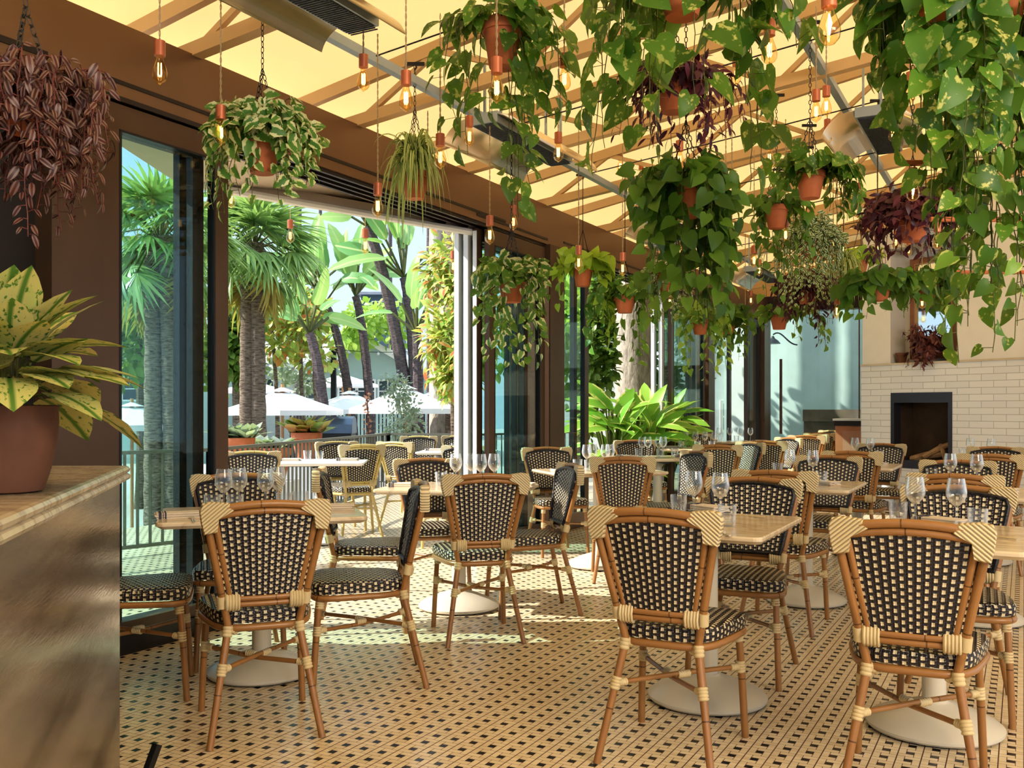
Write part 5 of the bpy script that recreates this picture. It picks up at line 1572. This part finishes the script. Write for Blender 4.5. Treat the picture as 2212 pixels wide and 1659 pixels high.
tree(620, 700, 24, 1.3, 1.1, 1500, .20, 'redtip', 'olive and orange leaved tree beside the fan palm', trunk=[(-.3, -.4), (.5, .4), (1.0, .8)], seed=1, trunk_r=.07)
tree(508, 740, 22, .8, 1.3, 1000, .20, 'tree', 'dark leafy tree at the left jamb of the doorway', seed=2)
tree(812, 700, 40, 2.0, 1.2, 900, .32, 'bush', 'bright green bush behind the middle trees', seed=3, trunk=False, name='garden_bush', cat='bush')
tree(975, 650, 13, .62, .95, 1500, .16, 'redtip', 'red tipped shrub against the white door edges, upper part', seed=4, leaf='lance', trunk=[(0, 0)], name='red_tipped_shrub', cat='shrub', trunk_r=.05)
tree(985, 760, 12.5, .36, .55, 900, .15, 'redtip', 'red tipped shrub growing low beside the door edges', seed=5, leaf='lance', name='red_tipped_shrub', cat='shrub', trunk_r=.05)
tree(872, 900, 15, .45, .62, 1100, .06, 'silver', 'airy silver shrub before the right umbrella', seed=6, name='silver_shrub', cat='shrub', trunk_r=.02)
tree(650, 800, 28, 1.0, .7, 500, .16, 'silver', 'grey green bush below the olive tree', seed=7, name='grey_bush', cat='bush', trunk=False)
tree(300, 700, 22, 2.2, 1.9, 1800, .24, 'tree', 'leafy tree seen through the first glass door', seed=8, trunk=[(0, 0), (.6, .4)])
tree(420, 660, 26, 2.0, 2.2, 1200, .26, 'tree', 'leafy tree behind the nested glass doors', seed=9)
tree(1288, 780, 13.5, .28, 1.2, 1200, .12, 'tree', 'ivy covered bush left of the massive trunk', seed=12, trunk=False, name='ivy_bush', cat='bush')
tree(1345, 640, 18, 1.6, 1.2, 1300, .2, 'bush', 'sunlit canopy above the massive trunk', seed=13)
tree(1440, 720, 17, .8, 1.8, 1200, .18, 'tree', 'dark foliage right of the massive trunk', seed=14)
tree(1240, 700, 20, 1.6, 2.2, 1300, .25, 'tree', 'dark tree seen through the glass right of the first column', seed=15)

# variegated ginger in the second opening
rng = np.random.default_rng(50)
for gi, (gx, gy, gd, nn, lab) in enumerate(((1330, 985, 11.8, 46, 'yellow edged ginger plant at the left of the second opening'), (1395, 985, 11.9, 52, 'yellow edged ginger plant filling the second opening'), (1440, 990, 12.6, 30, 'yellow edged ginger plant beside the white door stack'))):
    x, y, _ = W(gx, gy, gd); root = empty('ginger_plant', (x, y, -.0)); tag(root, lab, 'plant'); L = Leaves(); S = MB()
    for i in range(nn):
        a = rng.random() * 2 * PI; o = np.array((math.cos(a), math.sin(a) * .7, 0)); q = rng.random()
        top = np.array((0, 0, .55 + .75 * rng.random())) + o * .32 * q
        S.tube(bez(o * .05, o * .08 + np.array((0, 0, .4)), top * .8, top, 6), .010, n=4)
        L.add('broad', top, o * (.4 + q) + np.array((0, 0, .9 - .9 * q)) + rv() * .2, np.array((0, -.5, .9)) + rv() * .3, .36 + .16 * rng.random(), .75)
    L.build('leaves', M['ginger'], root); S.build('stems', M['stem'], root)
# bromeliad, succulents, spiky plant beyond the railing
def rosette(name, px, py, d, n, size, mat, leaf, label, pot=True, z=None):
    global rng
    rng = np.random.default_rng(int(px)); x, y, zc = W(px, py, d); root = empty(name, (x, y, zc - .45)); tag(root, label, 'plant')
    if pot: pot_mesh(root, .24, .42, 'terra')
    L = Leaves()
    for i in range(n):
        a = rng.random() * 2 * PI; c_ = np.array(((rng.random() - .5) * .5, (rng.random() - .5) * .3, .42))
        o = np.array((math.cos(a), math.sin(a), 0)); L.add(leaf, c_, o * (.4 + rng.random()) + np.array((0, 0, .4 + rng.random())), np.array((0, 0, 1)) - o * .5, size * (.7 + .5 * rng.random()), 1.1)
    L.build('leaves', M[mat], root)
    m = MB(); h = zc - .45 - GZ; m.box(-.3, .3, -.25, .25, -h, 0); m.build('plinth', M['white'], root)
rosette('bromeliad_planter', 662, 930, 15, 90, .32, 'brom', 'broad', 'orange and green bromeliads in a terracotta planter beyond the railing')
rosette('succulent_planter', 508, 940, 12, 90, .22, 'silver', 'oval', 'grey green succulents beside the door frame beyond the railing')
rosette('succulent_planter', 590, 962, 12.5, 60, .2, 'silver', 'broad', 'low silver succulents under the fan palm')
# spiky pink stalk
x, y, z = W(800, 900, 15.5); m = MB(); m.tube(bez((0, 0, -1), (.0, 0, -.3), (-.05, 0, .1), (-.06, 0, .42), 10), [.012]*10, n=5)
root = empty('flower_stalk', (x, y, z)); tag(root, 'pink flowering stalk rising before the middle umbrella', 'plant'); m.build('stem', M['stem_red'], root)
L = Leaves()
for i in range(40): L.add('oval', (-.05 + rng.normal() * .02, rng.normal() * .02, -.3 + .7 * i / 40), rv() + np.array((0, 0, .3)), rv(), .07)
L.build('flowers', leafmat('pink_flower', (.45, .16, .17), (.62, .30, .28)), root)

# fences and grill
railing([W(628, 0, 30)[:2], W(1030, 0, 27)[:2]], W(0, 884, 28)[2], 'black picket fence behind the umbrellas', step=.13, name='picket_fence', mat='fence', z0=GZ + .05, th=.03, top=.06)
x, y, z = W(722, 925, 20); root = empty('barbecue_grill', (x, y, GZ)); tag(root, 'blue grey domed barbecue behind the railing', 'grill')
m = MB(); n = 10; hh = z - GZ
for i in range(1): pass
prof = [(-.30, hh - .1), (-.30, hh + .08), (-.22, hh + .2), (0, hh + .25), (.22, hh + .2), (.30, hh + .08), (.30, hh - .1)]
vs = [(-.42, a, b) for a, b in prof] + [(.42, a, b) for a, b in prof]; k = 7
m.add(vs, [(i, i+1, k+i+1, k+i) for i in range(6)] + [tuple(range(6, -1, -1)), tuple(range(7, 14)), (0, 7, 13, 6)])
m.build('lid', plain('blue_grey_steel', (.12, .17, .24), .3, .6), root)
m = MB(); m.box(-.4, .4, -.28, .28, hh - .3, hh - .1); 
for sx in (-.36, .36):
    for sy in (-.24, .24): m.beam((sx, sy, 0), (sx, sy, hh - .3), .04, .04)
m.build('stand', M['black'], root)
# dark lamp post with a string of lights
x, y, z = W(721, 750, 26); root = empty('string_light_post', (x, y, GZ)); tag(root, 'dark square post holding a string of lights', 'post')
m = MB(); m.box(-.07, .07, -.07, .07, 0, z - GZ); m.build('post', M['black'], root)
m = MB(); pts = [(5.2 * t, 0, (z - GZ) - .05 + .55 * t - 1.2 * t * (1 - t) ) for t in np.linspace(0, 1, 14)]; m.tube(pts, .008, n=4); m.build('wire', M['black'], root)
m = MB()
for i in range(1, 13): m.lathe([(.001, -.09), (.035, -.06), (.03, -.02), (.01, 0)], pts[i], n=8)
m.build('bulbs', M['white'], root)

# houses
def house(x0, x1, y0, y1, zw, zr, wall, roofm, label, windows=(), gable='x', over=.5, base=GZ, trimw=True):
    """gable 'x': ridge runs in depth, so the gable end faces the viewer; 'y': ridge runs across"""
    cx_, cy_ = (x0 + x1) / 2, y0; root = empty('house', (cx_, cy_, base)); tag(root, label, 'building')
    hw = (x1 - x0) / 2; D = y1 - y0; H = zw - base; Rr = zr - base
    m = MB(); m.box(-hw, hw, 0, D, 0, H)
    if gable == 'x': m.add([(-hw, 0, H), (hw, 0, H), (0, 0, Rr), (-hw, D, H), (hw, D, H), (0, D, Rr)], [(0, 1, 2), (5, 4, 3)])
    m.build('walls', wall, root)
    m = MB(); t = .14; o = over
    if gable == 'x':
        sl = (Rr - H) / hw
        for s in (-1, 1):
            vs = [(0, -o, Rr + .02), (s * (hw + o), -o, H - sl * o + .02), (s * (hw + o), D, H - sl * o + .02), (0, D, Rr + .02)]
            vs += [(a, b, c + t) for a, b, c in vs]
            m.add(vs, [(0,1,2,3), (7,6,5,4), (0,4,5,1), (1,5,6,2), (2,6,7,3)])
    else:
        vs = [(-hw - o, -o, H - .1), (hw + o, -o, H - .1), (hw * .8, D / 2, Rr), (-hw * .8, D / 2, Rr), (-hw - o, -o, H + .1), (hw + o, -o, H + .1), (hw + o, D + o, H), (-hw - o, D + o, H)]
        m.add(vs, [(4, 5, 2, 3), (0, 1, 5, 4), (5, 6, 2), (4, 3, 7), (6, 7, 3, 2)])
    m.build('roof', roofm, root)
    if gable == 'x':
        m = MB(); 
        for s in (-1, 1): m.beam((0, -o - .02, Rr + .08), (s * (hw + o), -o - .02, H - sl * o + .08), .05, .26)
        m.build('barge_board', M['white'], root)
    for (wx, wz, ww, wh) in windows:
        m = MB(); a, b = wx - cx_ - ww/2, wx - cx_ + ww/2; z0, z1 = wz - base - wh/2, wz - base + wh/2; e = .07
        for (p, q, r, s) in ((a-e, a, z0-e, z1+e), (b, b+e, z0-e, z1+e), (a, b, z0-e, z0), (a, b, z1, z1+e), ((a+b)/2-.02, (a+b)/2+.02, z0, z1), (a, b, (z0+z1)/2-.02, (z0+z1)/2+.02)): m.box(p, q, -.05, .02, r, s)
        w_ = m.build('window', M['white'], root)
        m = MB(); m.box(a, b, -.02, -.01, z0, z1); m.build('pane', plain('dark_pane', (.05, .07, .08), .1), w_)
    return root
sage = plain('sage_siding', (.38, .50, .46), .8, var=.05); teal = plain('dark_slate_wall', (.10, .15, .18), .8); cream = plain('cream_house', (.62, .64, .60), .8)
shing = plain('grey_shingles', (.36, .36, .40), .9, var=.2, scale=3); shing2 = plain('pale_shingles', (.52, .51, .51), .9, var=.15, scale=3)
def hp(px, py, d): return W(px, py, d)
g0 = hp(700, 0, 42)[0]; g1 = hp(893, 0, 42)[0]
wz = W(0, 845, 42)[2]
house(g0, g1, 42, 52, W(0, 795, 42)[2], W(0, 740, 42)[2], sage, shing2, 'sage green gabled house across the garden', [(hp(p, 0, 42)[0], wz, .75, .9) for p in (752, 790, 838, 868)])
h0 = hp(440, 0, 46)[0]; h1 = hp(700, 0, 46)[0]
house(h0, h1, 46, 56, W(0, 790, 46)[2], W(0, 725, 46)[2], cream, shing2, 'long cream house with a pale shingle roof behind the fan palm', [(hp(p, 0, 46)[0], W(0, 840, 46)[2], .9, .9) for p in (530, 570, 660)], gable='y')
h0 = hp(500, 0, 60)[0]; h1 = hp(600, 0, 60)[0]
house(h0, h1, 60, 70, W(0, 700, 60)[2], W(0, 640, 60)[2], cream, shing, 'upper white house with a grey roof at the left', [], gable='y')
h0 = hp(780, 0, 70)[0]; h1 = hp(845, 0, 70)[0]
house(h0, h1, 70, 80, W(0, 635, 70)[2], W(0, 625, 70)[2], teal, shing, 'dark slate coloured house on the rise behind the bushes', [(hp(818, 0, 70)[0], W(0, 670, 70)[2], .9, 1.2)], gable='y')
h0 = hp(120, 0, 40)[0]; h1 = hp(440, 0, 40)[0]
house(h0, h1, 40, 50, W(0, 775, 40)[2], W(0, 700, 40)[2], sage, shing, 'sage house seen through the first glass door', [(hp(p, 0, 40)[0], W(0, 840, 40)[2], 1.3, .9) for p in (300, 395)], gable='y')
# white building past the third bay
h0 = hp(1455, 0, 22)[0]
house(h0, h0 + 9, 22, 30, 4.5, 5.2, plain('bright_white_wall', (.86, .88, .90), .8), shing, 'bright white building seen past the third door bay', [(hp(1578, 0, 22)[0], W(0, 900, 22)[2], .35, .6)], gable='y')
house(hp(1190, 0, 30)[0], hp(1450, 0, 30)[0], 30, 38, 3.2, 4.2, cream, shing, 'pale house behind the massive trunk', [], gable='y')

# ================================================================== LIGHT, WORLD, CAMERA
w = bpy.data.worlds.new('sky'); SC.world = w; w.use_nodes = True
nt = w.node_tree; nt.nodes.clear()
out = nt.nodes.new('ShaderNodeOutputWorld'); bg = nt.nodes.new('ShaderNodeBackground')
tc = nt.nodes.new('ShaderNodeTexCoord'); sp = nt.nodes.new('ShaderNodeSeparateXYZ'); rp = nt.nodes.new('ShaderNodeValToRGB')
nt.links.new(tc.outputs['Generated'], sp.inputs[0]); nt.links.new(sp.outputs[2], rp.inputs[0])
els = rp.color_ramp.elements
els[0].position = 0.0; els[0].color = (.42, .50, .58, 1); els[1].position = .75; els[1].color = (.72, .86, 1.0, 1)
e = els.new(.28); e.color = (.36, .50, .68, 1)
nt.links.new(rp.outputs[0], bg.inputs[0]); bg.inputs[1].default_value = 1.5
nt.links.new(bg.outputs[0], out.inputs[0])

sl = bpy.data.lights.new('sun', 'SUN'); sl.energy = 6.0; sl.angle = .009; sl.color = (1, .93, .82)
so = bpy.data.objects.new('sun', sl); COL.objects.link(so)
from mathutils import Vector
dv = Vector((1, .04, -math.tan(math.radians(38))))
so.rotation_euler = dv.to_track_quat('-Z', 'Y').to_euler()

cam = bpy.data.cameras.new('camera'); cam.sensor_width = 36; cam.lens = 36 * F / 2212
cam.shift_y = (CY - 829.5) / 2212
cam.clip_start = .05; cam.clip_end = 400
co = bpy.data.objects.new('camera', cam); COL.objects.link(co); co.location = (0, 0, CH); co.rotation_euler = (PI / 2, 0, 0)
SC.camera = co
SC.view_settings.view_transform = 'Standard'
SC.view_settings.look = 'Medium High Contrast'
SC.view_settings.exposure = 0.25
c = SC.cycles
c.use_denoising = True; c.max_bounces = 4; c.diffuse_bounces = 2; c.glossy_bounces = 2; c.transmission_bounces = 2; c.transparent_max_bounces = 18
c.caustics_reflective = False; c.caustics_refractive = False; c.use_adaptive_sampling = True; c.adaptive_threshold = .06; c.adaptive_min_samples = 14
c.sample_clamp_indirect = 6; c.use_light_tree = False
# added warm fill light, high behind the viewer, to brighten the room
def area(name, loc, tgt, size, energy, col):
    l = bpy.data.lights.new(name, 'AREA'); l.shape = 'RECTANGLE'; l.size = size[0]; l.size_y = size[1]; l.energy = energy; l.color = col
    o = bpy.data.objects.new(name, l); COL.objects.link(o); o.location = loc
    o.rotation_euler = (Vector(tgt) - Vector(loc)).to_track_quat('-Z', 'Y').to_euler()
area('added_fill_light', (3.6, -2.2, 3.3), (1.6, 6, .4), (3.5, 1.5), 210, (1, .86, .68))
